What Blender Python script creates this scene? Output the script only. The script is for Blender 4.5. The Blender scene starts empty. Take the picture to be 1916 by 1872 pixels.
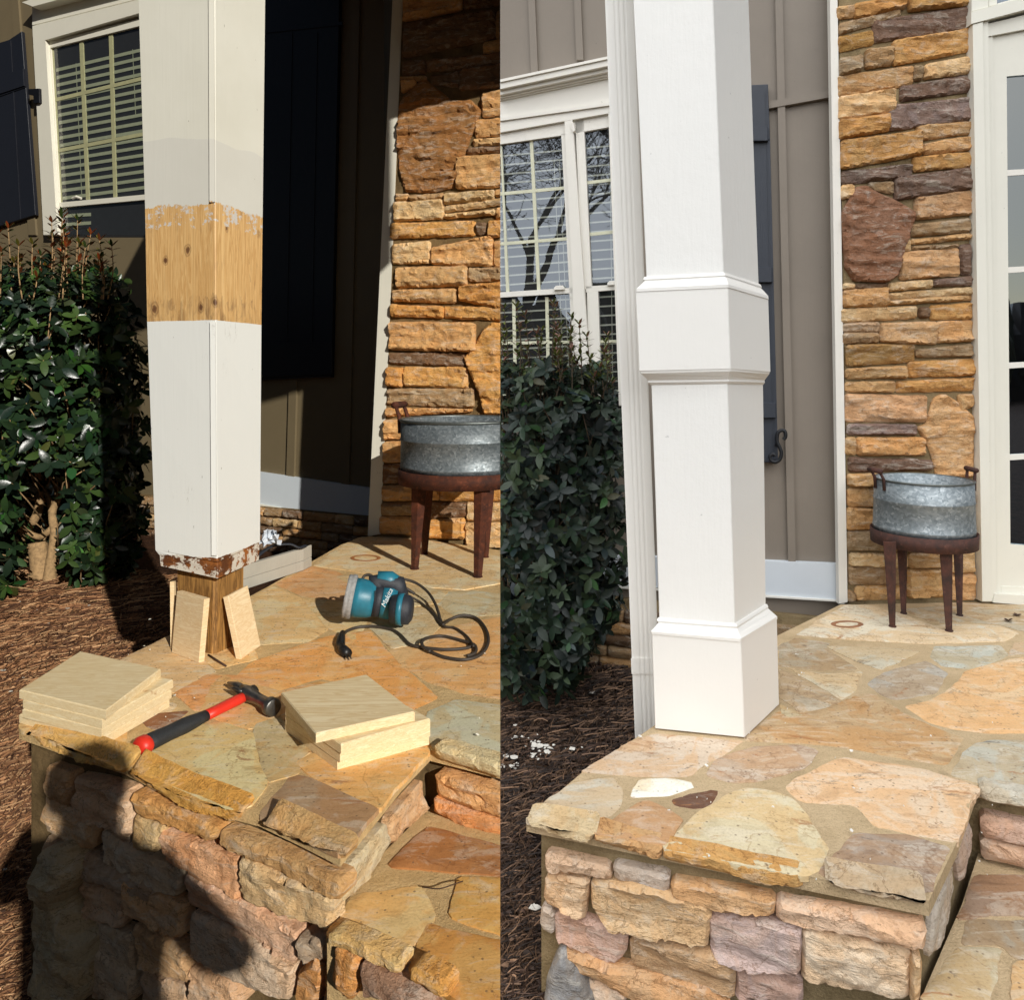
import bpy, bmesh, math, random
import numpy as np
from mathutils import Vector, Matrix, noise, geometry
random.seed(7)
C = bpy.context
SC = C.scene
R = math.radians
# ---------------------------------------------------------------- camera, sky, suns, exposure
F, CX, HZ = 1400.0, 958.0, 700.0        # focal length, optical centre and horizon, in pixels of the photograph
EZ, PZ = 1.5, 0.45                      # eye height and height of the porch paving over the ground
cam = bpy.data.objects.new('camera', bpy.data.cameras.new('camera'))
SC.collection.objects.link(cam)
cam.location = (0, 0, EZ); cam.rotation_euler = (R(90), 0, 0)
cam.data.sensor_width = 36; cam.data.sensor_fit = 'HORIZONTAL'
cam.data.lens = F / 1916 * 36
cam.data.shift_y = -(936 - HZ) / 1916
cam.data.clip_start = 0.05; cam.data.clip_end = 500
SC.camera = cam
SC.render.resolution_x, SC.render.resolution_y = 1024, 1001
SUN_EL = 25.0
SUN_H = Vector((-0.53, 0.85, 0)).normalized()       # the way the sunlight travels over the ground, left half
world = bpy.data.worlds.new('World'); SC.world = world; world.use_nodes = True
wn = world.node_tree; bg = wn.nodes['Background']
sky = wn.nodes.new('ShaderNodeTexSky'); sky.sky_type = 'NISHITA'; sky.sun_disc = False
sky.sun_elevation = R(SUN_EL); sky.sun_rotation = math.atan2(-SUN_H.x, -SUN_H.y) % (2 * math.pi)
wn.links.new(sky.outputs[0], bg.inputs[0]); bg.inputs[1].default_value = 0.024
SC.view_settings.view_transform = 'Standard'; SC.view_settings.look = 'None'
SC.view_settings.exposure = 0.07; SC.view_settings.gamma = 1.0
COL_L = bpy.data.collections.new('before'); SC.collection.children.link(COL_L)
COL_R = bpy.data.collections.new('after'); SC.collection.children.link(COL_R)
COL_X = bpy.data.collections.new('street'); SC.collection.children.link(COL_X)
def sun(name, energy, ang, color, d, col, z):
    l = bpy.data.lights.new(name, 'SUN'); l.energy = energy; l.angle = R(ang); l.color = color
    o = bpy.data.objects.new(name, l); SC.collection.objects.link(o)
    o.location = (0, -3, z); o.rotation_euler = Vector(d).to_track_quat('-Z', 'Y').to_euler()
    o.light_linking.receiver_collection = col; o.light_linking.blocker_collection = col
    return o
e = R(SUN_EL)
# two photographs, two moments: hard low sun on the left one, thick overcast on the right one
sun('sun', 4.1, 0.6, (1.0, 0.96, 0.89), (SUN_H.x * math.cos(e), SUN_H.y * math.cos(e), -math.sin(e)), COL_L, 9)
sun('overcast_sun', 5.0, 95, (0.985, 0.99, 1.0), (0.22, 0.72, -0.80), COL_R, 10)

# ---------------------------------------------------------------- helpers
cur = {'col': COL_L}
def s2l(c):
    c = c / 255.0
    return c / 12.92 if c <= 0.04045 else ((c + 0.055) / 1.055) ** 2.4
def rgb(t, k=1.0):
    c = [s2l(v) * k for v in t]; m_ = max(c)
    return tuple(v * min(1.0, 0.82 / m_) if k != 1.0 else min(0.9, v) for v in c)
KL, KR = 1.05, 1.0
def P(px, py, Y): return Vector(((px - CX) / F * Y, Y, EZ - (py - HZ) / F * Y))
def FL(px, py, z=PZ):
    Y = F * (EZ - z) / (py - HZ)
    return Vector(((px - CX) / F * Y, Y, z))
def gz(x, y):            # height of the mulch: it dips beside the wing wall
    sm = lambda a_, b_, v: (lambda t: t * t * (3 - 2 * t))(max(0.0, min(1.0, (v - a_) / (b_ - a_))))
    d = -.50 * sm(-.30, -.95, x) * sm(4.6, 2.6, y) * sm(.3, 1.3, y)
    return d + .018 * noise.noise((x * 2.2, y * 2.2, 0)) + .008 * noise.noise((x * 7, y * 7, 3))
def GR(px, py):
    z = 0.0
    for _ in range(14): p = FL(px, py, z); z = z * .3 + gz(p.x, p.y) * .7
    return FL(px, py, z)
class Wall:      # an upright plane through two plan points; n points at the viewer
    def __init__(s, a, b):
        s.o = Vector((a[0], a[1], 0)); d = Vector((b[0] - a[0], b[1] - a[1], 0)).normalized()
        s.u = d; s.v = Vector((0, 0, 1)); s.n = Vector((d.y, -d.x, 0))
        if s.n.y > 0 and abs(s.n.y) > 1e-6: s.n = -s.n
    def hit(s, px, py, off=0.0):
        r = Vector(((px - CX) / F, 1, -(py - HZ) / F)); c = Vector((0, 0, EZ))
        o = s.o + s.n * off
        return c + r * ((o - c).dot(s.n) / r.dot(s.n))
    def uv(s, px, py, off=0.0):
        p = s.hit(px, py, off) - s.o
        return (p.dot(s.u), p.z)
    def to3(s, u, v, h): return s.o + s.u * u + s.v * v + s.n * h
class Floor:
    def __init__(s, z): s.z = z; s.n = Vector((0, 0, 1))
    def hit(s, px, py, off=0.0): return FL(px, py, s.z + off)
    def uv(s, px, py, off=0.0):
        p = FL(px, py, s.z + off); return (p.x, p.y)
    def to3(s, u, v, h): return Vector((u, v, s.z + h))

def mk(name, vs, fs, mat, parent=None, smooth=False, cols=None):
    me = bpy.data.meshes.new(name)
    me.from_pydata([tuple(v) for v in vs], [], [tuple(f) for f in fs])
    bm = bmesh.new(); bm.from_mesh(me)
    bmesh.ops.recalc_face_normals(bm, faces=bm.faces); bm.to_mesh(me); bm.free()
    if cols is not None:
        a = me.color_attributes.new('Col', 'FLOAT_COLOR', 'POINT')
        flat = []
        for c in cols: flat += [c[0], c[1], c[2], 1.0]
        a.data.foreach_set('color', flat)
    if smooth: me.polygons.foreach_set('use_smooth', [True] * len(me.polygons))
    if smooth and smooth is not True: me.set_sharp_from_angle(angle=R(smooth))
    me.materials.append(mat)
    o = bpy.data.objects.new(name, me); cur['col'].objects.link(o)
    if parent is not None:
        o.parent = parent
        if parent.type == 'EMPTY': o.matrix_parent_inverse = Matrix.Translation(parent.location).inverted()
    return o
def thing(name, label, cat, loc=(0, 0, 0), group=None):
    o = bpy.data.objects.new(name, None); cur['col'].objects.link(o); o.location = loc
    o.empty_display_size = 0.05
    o['label'] = label; o['category'] = cat
    if group: o['group'] = group
    return o
def tag(o, label, cat, group=None):
    o['label'] = label; o['category'] = cat
    if group: o['group'] = group
    return o
def struct(o): o['kind'] = 'structure'; return o

class MB:
    def __init__(s): s.v = []; s.f = []; s.c = []
    def add(s, vs, fs, col=None):
        b = len(s.v); s.v += [Vector(v) for v in vs]; s.f += [tuple(i + b for i in f) for f in fs]
        if col is not None: s.c += [col] * len(vs)
    def build(s, name, mat, parent=None, smooth=False):
        return mk(name, s.v, s.f, mat, parent, smooth, s.c if s.c else None)
    def prism(s, front, vec, col=None):      # polygon pushed along vec
        n = len(front); f = [Vector(p) for p in front]; b = [p + Vector(vec) for p in f]
        fs = [tuple(range(n)), tuple(range(2 * n - 1, n - 1, -1))] + [(i, i + n, (i + 1) % n + n, (i + 1) % n) for i in range(n)]
        s.add(f + b, fs, col)
    def bev(s, front, vec, r, col=None):     # quad prism with a small chamfer round its front
        c = sum((Vector(p) for p in front), Vector()) / len(front); n = len(front); v = Vector(vec)
        f0 = []
        for p in front:
            d = (c - Vector(p)); f0.append(Vector(p) + d.normalized() * r * 1.4)
        f1 = [Vector(p) + v.normalized() * r for p in front]; f2 = [Vector(p) + v for p in front]
        fs = [tuple(range(n)), tuple(range(3 * n - 1, 2 * n - 1, -1))]
        for k in (0, n): fs += [(k + i, k + i + n, k + (i + 1) % n + n, k + (i + 1) % n) for i in range(n)]
        s.add(f0 + f1 + f2, fs, col)
    def slab(s, wall, px, off, th, r=0.0, col=None):   # pixel polygon on a wall, its front off the plane, th thick
        fr = [wall.hit(x, y, off) for x, y in px]
        if r: s.bev(fr, -wall.n * th, r, col)
        else: s.prism(fr, -wall.n * th, col)
    def pane(s, wall, px, off): s.add([wall.hit(x, y, off) for x, y in px], [(0, 1, 2, 3)])
    def tube(s, pts, rad, n=8, col=None, caps=True, flat=1.0):
        pts = [Vector(p) for p in pts]
        if not hasattr(rad, '__len__'): rad = [rad] * len(pts)
        vs = []; up = Vector((0, 0, 1)); prev = None
        for i, p in enumerate(pts):
            t = (pts[min(i + 1, len(pts) - 1)] - pts[max(i - 1, 0)])
            t = t.normalized() if t.length > 1e-9 else Vector((0, 0, 1))
            if prev is None:
                a = t.cross(up)
                if a.length < 0.05: a = t.cross(Vector((1, 0, 0)))
            else:
                a = prev - t * prev.dot(t)
                if a.length < 1e-4: a = t.cross(Vector((1, 0, 0)))
            a.normalize(); prev = a; b = a.cross(t)
            for k in range(n):
                q = 2 * math.pi * k / n
                vs.append(p + a * math.cos(q) * rad[i] + b * math.sin(q) * rad[i] * flat)
        fs = []
        for i in range(len(pts) - 1):
            for k in range(n):
                fs.append((i * n + k, i * n + (k + 1) % n, (i + 1) * n + (k + 1) % n, (i + 1) * n + k))
        if caps: fs += [tuple(range(n)), tuple(range((len(pts) - 1) * n, len(pts) * n))]
        s.add(vs, fs, col)
    def lathe(s, o, ax, prof, n=40, col=None):         # prof: (distance along the axis, radius)
        ax = Vector(ax).normalized(); a = ax.cross(Vector((0, 0, 1)))
        if a.length < 0.05: a = ax.cross(Vector((0, 1, 0)))
        a.normalize(); b = ax.cross(a); vs = []; fs = []
        for (t, r) in prof:
            for k in range(n):
                q = 2 * math.pi * k / n
                vs.append(Vector(o) + ax * t + (a * math.cos(q) + b * math.sin(q)) * r)
        for i in range(len(prof) - 1):
            for k in range(n):
                fs.append((i * n + k, i * n + (k + 1) % n, (i + 1) * n + (k + 1) % n, (i + 1) * n + k))
        s.add(vs, fs, col)
def smooth_path(pts, m=6):
    pts = [Vector(p) for p in pts]; out = []
    for i in range(len(pts) - 1):
        p0 = pts[max(i - 1, 0)]; p1 = pts[i]; p2 = pts[i + 1]; p3 = pts[min(i + 2, len(pts) - 1)]
        for k in range(m):
            t = k / m
            out.append(0.5 * ((2 * p1) + (p2 - p0) * t + (2 * p0 - 5 * p1 + 4 * p2 - p3) * t * t + (3 * p1 - p0 - 3 * p2 + p3) * t ** 3))
    out.append(pts[-1]); return out

# ---------------------------------------------------------------- materials
class M:
    def __init__(s, name, rough=0.7, metal=0.0, spec=0.5):
        s.m = bpy.data.materials.new(name); s.m.use_nodes = True
        s.t = s.m.node_tree; s.b = s.t.nodes['Principled BSDF']; s.L = s.t.links.new
        s.b.inputs['Roughness'].default_value = rough; s.b.inputs['Metallic'].default_value = metal
        s.b.inputs['Specular IOR Level'].default_value = spec
        s.pos = None
    def n(s, t, **k):
        o = s.t.nodes.new(t)
        for a, v in k.items(): setattr(o, a, v)
        return o
    def co(s, scale=(1, 1, 1), rot=(0, 0, 0)):
        g = s.n('ShaderNodeNewGeometry'); mp = s.n('ShaderNodeMapping')
        mp.inputs['Scale'].default_value = scale; mp.inputs['Rotation'].default_value = rot
        s.L(g.outputs['Position'], mp.inputs['Vector']); return mp.outputs[0]
    def noise(s, sc, det=6, rough=0.6, co=None, dist=0.0):
        x = s.n('ShaderNodeTexNoise'); x.inputs['Scale'].default_value = sc; x.inputs['Detail'].default_value = det
        x.inputs['Roughness'].default_value = rough; x.inputs['Distortion'].default_value = dist
        s.L(co if co else s.co(), x.inputs['Vector']); return x.outputs['Fac']
    def ramp(s, fac, stops):
        x = s.n('ShaderNodeValToRGB'); el = x.color_ramp.elements
        while len(el) > 1: el.remove(el[-1])
        for i, (p, c) in enumerate(stops):
            q = el[0] if i == 0 else el.new(p)
            q.position = p; q.color = (c, c, c, 1) if not hasattr(c, '__len__') else (*c[:3], 1)
        s.L(fac, x.inputs[0]); return x.outputs[0]
    def mix(s, fac, a, b, mode='MIX'):
        x = s.n('ShaderNodeMix', data_type='RGBA', blend_type=mode)
        for i, v in ((0, fac), (6, a), (7, b)):
            if isinstance(v, (int, float)): x.inputs[i].default_value = v if i == 0 else (v, v, v, 1)
            elif isinstance(v, tuple): x.inputs[i].default_value = (*v[:3], 1)
            else: s.L(v, x.inputs[i])
        return x.outputs[2]
    def math(s, op, a, b=0.0):
        x = s.n('ShaderNodeMath', operation=op)
        for i, v in ((0, a), (1, b)):
            if isinstance(v, (int, float)): x.inputs[i].default_value = v
            else: s.L(v, x.inputs[i])
        return x.outputs[0]
    def attr(s):
        a = s.n('ShaderNodeVertexColor'); a.layer_name = 'Col'; return a.outputs[0]
    def xyz(s):
        g = s.n('ShaderNodeNewGeometry'); x = s.n('ShaderNodeSeparateXYZ'); s.L(g.outputs['Position'], x.inputs[0]); return x.outputs
    def col(s, c):
        if isinstance(c, tuple): s.b.inputs['Base Color'].default_value = (*c[:3], 1)
        else: s.L(c, s.b.inputs['Base Color'])
        return s
    def rgh(s, v): s.L(v, s.b.inputs['Roughness']); return s
    def bump(s, h, st=0.3, d=0.01):
        x = s.n('ShaderNodeBump'); x.inputs['Strength'].default_value = st; x.inputs['Distance'].default_value = d
        s.L(h, x.inputs['Height']); s.L(x.outputs[0], s.b.inputs['Normal']); return s

def stone_mat(name, floor, k):
    m = M(name, 0.82, spec=0.3)
    base = m.attr()
    # every stone gets its own patch of the pattern: the position is shifted by the stone's colour
    g = m.n('ShaderNodeNewGeometry'); sh = m.n('ShaderNodeVectorMath', operation='MULTIPLY_ADD')
    m.L(base, sh.inputs[0]); sh.inputs[1].default_value = (53, 71, 97); m.L(g.outputs['Position'], sh.inputs[2])
    def cc(scale, rot=(0, 0, 0)):
        mp = m.n('ShaderNodeMapping'); mp.inputs['Scale'].default_value = scale; mp.inputs['Rotation'].default_value = rot
        m.L(sh.outputs[0], mp.inputs['Vector']); return mp.outputs[0]
    one = cc((1, 1, 1))
    big = m.noise(4.5 if floor else 8, 6, 0.62, one, 1.2)
    mid = m.noise(15, 7, 0.68, one, 0.6)
    fine = m.noise(140, 5, 0.7)
    if floor: strk = m.noise(5.5, 9, 0.72, cc((1.0, 3.6, 1.0), (0, 0, 0.5)), 1.0)
    else: strk = m.noise(8, 8, 0.72, cc((1.0, 1.0, 4.2), (0.15, 0, 0)), 0.9)
    warm = m.mix(1.0, base, (1.0, 0.76, 0.50), 'MULTIPLY')
    c = m.mix(m.ramp(big, [(0.44, 0.0), (0.50, 0.55 if floor else 0.30), (0.60, 0.65 if floor else 0.4)]), base, warm)
    c = m.mix(m.ramp(strk, [(0.53, 0.0), (0.60, 0.5)]), c, m.mix(0.55, base, (0.78, 0.72, 0.60)))
    c = m.mix(m.ramp(strk, [(0.36, 0.6), (0.43, 0.0)]), c, m.mix(1.0, base, (0.62, 0.50, 0.40), 'MULTIPLY'))
    c = m.mix(m.ramp(mid, [(0.36, 0.45), (0.46, 0.0)]), c, m.mix(1.0, c, (0.70, 0.66, 0.62), 'MULTIPLY'))
    c = m.mix(m.ramp(mid, [(0.56, 0.0), (0.66, 0.40)]), c, m.mix(0.5, c, (0.80, 0.76, 0.68)))
    c = m.mix(m.ramp(fine, [(0.35, 0.45), (0.5, 0.0)]), c, m.mix(1.0, c, (0.62, 0.58, 0.54), 'MULTIPLY'))
    if floor:
        st = m.noise(4.5, 10, 0.78, cc((1.0, 2.6, 1), (0, 0, -0.4)), 0.7)
        c = m.mix(m.ramp(st, [(0.62, 0.0), (0.655, 0.65)]), c, (0.10, 0.085, 0.075))
        ru = m.noise(3.2, 10, 0.74, cc((1.0, 2.4, 1), (0, 0, 0.9)), 1.4)
        c = m.mix(m.ramp(ru, [(0.60, 0.0), (0.64, 0.75)]), c, (0.36, 0.16, 0.06))
        ve = m.math('ABSOLUTE', m.math('SUBTRACT', m.noise(2.6, 7, 0.6, one, 0.4), 0.5))
        c = m.mix(m.ramp(ve, [(0.0, 0.55), (0.007, 0.0)]), c, m.mix(1.0, base, (0.50, 0.34, 0.22), 'MULTIPLY'))
        vo = m.n('ShaderNodeTexVoronoi'); vo.inputs['Scale'].default_value = 40; m.L(m.co(), vo.inputs['Vector'])
        c = m.mix(m.ramp(vo.outputs['Distance'], [(0.09, 0.7), (0.15, 0.0)]), c, (0.16, 0.10, 0.06))
    else:
        ck = m.math('ABSOLUTE', m.math('SUBTRACT', m.noise(7, 6, 0.62, cc((1, 1, 2.2)), 0.5), 0.5))
        c = m.mix(m.ramp(ck, [(0.0, 0.7), (0.010, 0.0)]), c, m.mix(1.0, base, (0.35, 0.26, 0.18), 'MULTIPLY'))
    m.col(c)
    h = m.math('ADD', m.math('MULTIPLY', fine, 0.3), m.math('MULTIPLY', strk, 0.9))
    h = m.math('ADD', h, m.math('MULTIPLY', mid, 0.9))
    m.bump(h, 0.4 if floor else 0.9, 0.006 if floor else 0.018)
    return m.m
def mortar_mat(name, c0, c1, c2):
    m = M(name, 0.95, spec=0.15)
    a = m.noise(7, 6, 0.65); f = m.noise(210, 4, 0.8)
    c = m.mix(m.ramp(a, [(0.38, 0.0), (0.62, 1.0)]), rgb(c0), rgb(c1))
    c = m.mix(m.ramp(m.noise(11, 8, 0.75), [(0.56, 0.0), (0.70, 0.75)]), c, rgb(c2))
    c = m.mix(m.ramp(f, [(0.35, 0.6), (0.5, 0.0)]), c, m.mix(1.0, c, (0.62, 0.6, 0.56), 'MULTIPLY'))
    m.col(c); m.bump(m.math('ADD', f, m.math('MULTIPLY', m.noise(40, 5, 0.7), 1.5)), 0.9, 0.008); return m.m
def paint_mat(name, c, rough=0.45, grain=0.15, dirt=0.12, brush=(90, 90, 4)):
    m = M(name, rough, spec=0.4); cc = rgb(c)
    d = m.ramp(m.noise(4, 7, 0.65), [(0.45, 0.0), (0.75, dirt)])
    v = m.mix(d, cc, tuple(x * 0.62 for x in cc))
    sp = m.ramp(m.noise(55, 3, 0.5), [(0.74, 0.0), (0.78, 0.5)])
    v = m.mix(sp, v, tuple(x * 0.45 for x in cc)); m.col(v)
    st = m.noise(1.0, 4, 0.6, m.co(brush)); pit = m.math('ADD', m.noise(26, 4, 0.7), m.math('MULTIPLY', m.ramp(m.noise(34, 4, 0.65, m.co((1, 1, .6))), [(.71, 0.0), (.74, 1.0)]), -3.0))
    m.bump(m.math('ADD', m.math('MULTIPLY', st, 0.5), m.math('MULTIPLY', pit, 0.5)), grain, 0.01)
    return m.m
def wood_mat(name, c0, c1, knot, scale=(1.5, 14, 14), rot=(0, 0, 0)):
    m = M(name, 0.62, spec=0.3); co = m.co(scale, rot)
    w = m.noise(3.2, 6, 0.6, co, 1.2); g = m.noise(16, 4, 0.7, co)
    c = m.mix(m.ramp(w, [(0.40, 0.0), (0.50, 0.85), (0.55, 0.1), (0.64, 0.8), (0.7, 0.0)]), rgb(c0), rgb(c1))
    c = m.mix(m.ramp(g, [(0.45, 0.0), (0.7, 0.2)]), c, rgb(c1))
    kn = m.noise(9, 4, 0.6)
    c = m.mix(m.ramp(kn, [(0.70, 0.0), (0.75, 0.9)]), c, rgb(knot))
    m.col(c); m.bump(m.math('ADD', w, g), 0.15, 0.004); return m.m
def plain(name, c, rough=0.6, metal=0.0, var=0.25, sc=18, bump=0.1, spec=0.5):
    m = M(name, rough, metal, spec); cc = rgb(c)
    m.col(m.mix(m.ramp(m.noise(sc, 6, 0.65), [(0.4, 0.0), (0.65, 1.0)]), cc, tuple(x * (1 - var) for x in cc)))
    if bump: m.bump(m.noise(sc * 5, 4, 0.7), bump, 0.004)
    return m.m
def glass_mat(name, fac, tint=(1, 1, 1), rough=0.01):
    m = M(name); t = m.t; t.nodes.remove(m.b); out = t.nodes['Material Output']
    gl = m.n('ShaderNodeBsdfGlossy'); gl.inputs['Roughness'].default_value = rough; gl.inputs['Color'].default_value = (*tint, 1)
    tr = m.n('ShaderNodeBsdfTransparent'); tr.inputs['Color'].default_value = (0.95, 0.96, 0.95, 1)
    mx = m.n('ShaderNodeMixShader'); lw = m.n('ShaderNodeLayerWeight'); lw.inputs['Blend'].default_value = .5
    f = m.math('ADD', m.math('MULTIPLY', m.math('POWER', lw.outputs[1], 4.0), .9), fac + .035); m.L(f, mx.inputs[0]); m.L(tr.outputs[0], mx.inputs[1]); m.L(gl.outputs[0], mx.inputs[2])
    bp = m.n('ShaderNodeBump'); bp.inputs['Strength'].default_value = 0.04; bp.inputs['Distance'].default_value = 0.01
    m.L(m.noise(3.5, 2, 0.5), bp.inputs['Height']); m.L(bp.outputs[0], gl.inputs['Normal'])
    m.L(mx.outputs[0], out.inputs[0]); return m.m
def leaf_mat(name, k=1.0, rough=0.28):
    m = M(name, rough, spec=0.42 if rough < .35 else .3); m.col(m.attr())
    m.bump(m.noise(60, 3, 0.6), 0.25, 0.004); return m.m
def galv_mat(name, k):
    m = M(name, 0.42, 0.45)
    vo = m.n('ShaderNodeTexVoronoi'); vo.inputs['Scale'].default_value = 85; vo.feature = 'F1'
    ds = m.n('ShaderNodeVectorMath', operation='ADD'); m.L(m.co((1, 1, 1.3)), ds.inputs[0])
    nz = m.n('ShaderNodeTexNoise'); nz.inputs['Scale'].default_value = 30; m.L(m.co(), nz.inputs['Vector'])
    sc = m.n('ShaderNodeVectorMath', operation='SCALE'); sc.inputs[3].default_value = 0.03; m.L(nz.outputs['Color'], sc.inputs[0]); m.L(sc.outputs[0], ds.inputs[1])
    m.L(ds.outputs[0], vo.inputs['Vector'])
    sep = m.n('ShaderNodeSeparateColor'); m.L(vo.outputs['Color'], sep.inputs[0])
    c = m.mix(m.ramp(sep.outputs[0], [(0.0, 0.0), (0.8, 0.55), (0.93, 0.75), (0.96, 1.0)]), tuple(x * k for x in (0.21, 0.25, 0.27)), tuple(x * k for x in (0.50, 0.55, 0.57)))
    c = m.mix(m.ramp(m.noise(6, 6, 0.7), [(0.5, 0.0), (0.7, 0.5)]), c, tuple(x * k for x in (0.15, 0.18, 0.19)))
    m.col(c); m.rgh(m.ramp(sep.outputs[1], [(0.0, 0.40), (1.0, 0.62)])); m.bump(sep.outputs[2], 0.08, 0.003); return m.m

def side_mats(k, s):
    d = {}
    L = s == 'L'
    d['floor'] = stone_mat('flagstone_' + s, True, k); d['wall'] = stone_mat('fieldstone_' + s, False, k)
    d['mortar'] = mortar_mat('mortar_' + s, (240, 206, 150) if L else (226, 200, 160), (222, 186, 130) if L else (208, 182, 142), (184, 150, 104) if L else (176, 154, 122))
    d['joint'] = mortar_mat('wall_mortar_' + s, (140, 116, 80) if L else (170, 150, 114), (110, 90, 60) if L else (138, 120, 88), (66, 54, 36) if L else (72, 64, 46))
    d['siding'] = paint_mat('siding_paint_' + s, (112, 99, 74) if L else (128, 119, 108), 0.6, 0.12, 0.2)
    d['trim'] = paint_mat('trim_paint_' + s, (222, 218, 202) if L else (226, 223, 214), 0.5, 0.06, 0.12)
    d['navy'] = paint_mat('shutter_paint_' + s, (25, 27, 35) if L else (50, 55, 64), 0.5, 0.2, 0.3)
    d['base'] = paint_mat('baseboard_paint_' + s, (205, 212, 216) if L else (205, 212, 218), 0.5, 0.05, 0.15)
    d['slat'] = plain('blind_slat_' + s, (150, 154, 128) if L else (150, 152, 140), 0.5, var=0.1)
    d['muntin'] = plain('muntin_paint_' + s, (168, 166, 126) if L else (206, 206, 180), 0.5, var=0.12)
    d['glass'] = glass_mat('window_glass_' + s, 0.005 if L else 0.055, (1, 1, 1) if L else (.82, .9, 1))
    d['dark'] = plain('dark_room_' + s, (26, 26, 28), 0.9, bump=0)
    d['leaf'] = leaf_mat('leaf_' + s, rough=0.31 if L else 0.42)
    d['twig'] = plain('bark_' + s, (172, 140, 98) if L else (86, 72, 56), 0.85, var=0.45, sc=40, bump=0.5)
    d['galv'] = galv_mat('galvanised_' + s, 0.62 if L else 0.85)
    m = M('rust_' + s, 0.8, 0.25)
    r0, r1, r2 = ((96, 48, 26), (58, 30, 20), (140, 78, 50)) if L else ((92, 58, 48), (60, 44, 40), (124, 84, 72))
    c = m.mix(m.ramp(m.noise(14, 8, 0.75), [(0.38, 0.0), (0.6, 1.0)]), rgb(r0), rgb(r1))
    c = m.mix(m.ramp(m.noise(34, 6, 0.7), [(0.55, 0.0), (0.72, 0.7)]), c, rgb(r2))
    m.col(c); m.bump(m.noise(90, 5, 0.8), 0.5, 0.004); d['rust'] = m.m
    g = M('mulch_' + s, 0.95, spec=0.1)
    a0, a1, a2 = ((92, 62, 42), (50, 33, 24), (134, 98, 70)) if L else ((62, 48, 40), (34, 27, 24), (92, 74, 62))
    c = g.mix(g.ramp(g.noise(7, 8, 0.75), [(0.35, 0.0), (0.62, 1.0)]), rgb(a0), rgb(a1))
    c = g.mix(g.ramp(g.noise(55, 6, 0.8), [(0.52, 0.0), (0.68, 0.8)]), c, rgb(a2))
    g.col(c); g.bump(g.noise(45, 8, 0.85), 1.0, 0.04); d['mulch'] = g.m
    nm = M('pine_needle_' + s, 0.7, spec=0.3); nm.col(nm.attr()); d['needle'] = nm.m
    return d
ML = side_mats(KL, 'L'); MR = side_mats(KR, 'R')
BX = -22.0 / F        # plan line between the two photographs: x = BX * y

# ---------------------------------------------------------------- stones
def chaikin(p):
    out = []
    for i in range(len(p)):
        a = np.array(p[i]); b = np.array(p[(i + 1) % len(p)])
        L = np.linalg.norm(b - a); t = min(0.2, (0.010 if L < 0.4 else 0.018) / max(L, 1e-6))
        out += [tuple(a + (b - a) * t), tuple(b - (b - a) * t)]
    return out
def grow(p, d):
    ar = sum(p[i][0] * p[(i + 1) % len(p)][1] - p[(i + 1) % len(p)][0] * p[i][1] for i in range(len(p))); s = 1 if ar > 0 else -1; out = []
    for i in range(len(p)):
        a = Vector(p[i - 1]); b = Vector(p[i]); c = Vector(p[(i + 1) % len(p)]); e1 = (b - a).normalized(); e2 = (c - b).normalized()
        n1 = Vector((e1.y, -e1.x)) * s; n2 = Vector((e2.y, -e2.x)) * s; m_ = n1 + n2
        if m_.length < .2: m_ = n1
        m_.normalize(); k = d / max(.5, m_.dot(n1)); out.append((b.x + m_.x * k, b.y + m_.y * k))
    return out
def inside_dist(pts, poly):
    P_ = np.array(poly); A = P_; B = np.roll(P_, -1, axis=0)
    x = pts[:, 0:1]; y = pts[:, 1:2]
    cond = ((A[:, 1] > y) != (B[:, 1] > y)); den = (B[:, 1] - A[:, 1]); den = np.where(den == 0, 1e-12, den)
    xin = (B[:, 0] - A[:, 0]) * (y - A[:, 1]) / den + A[:, 0]
    ins = (np.sum(cond & (x < xin), axis=1) % 2) == 1
    AB = B - A; t = np.clip(((x - A[:, 0]) * AB[:, 0] + (y - A[:, 1]) * AB[:, 1]) / np.maximum(np.sum(AB ** 2, axis=1), 1e-12), 0, 1)
    d = np.sqrt((A[:, 0] + t * AB[:, 0] - x) ** 2 + (A[:, 1] + t * AB[:, 1] - y) ** 2).min(axis=1)
    return ins, d
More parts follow.
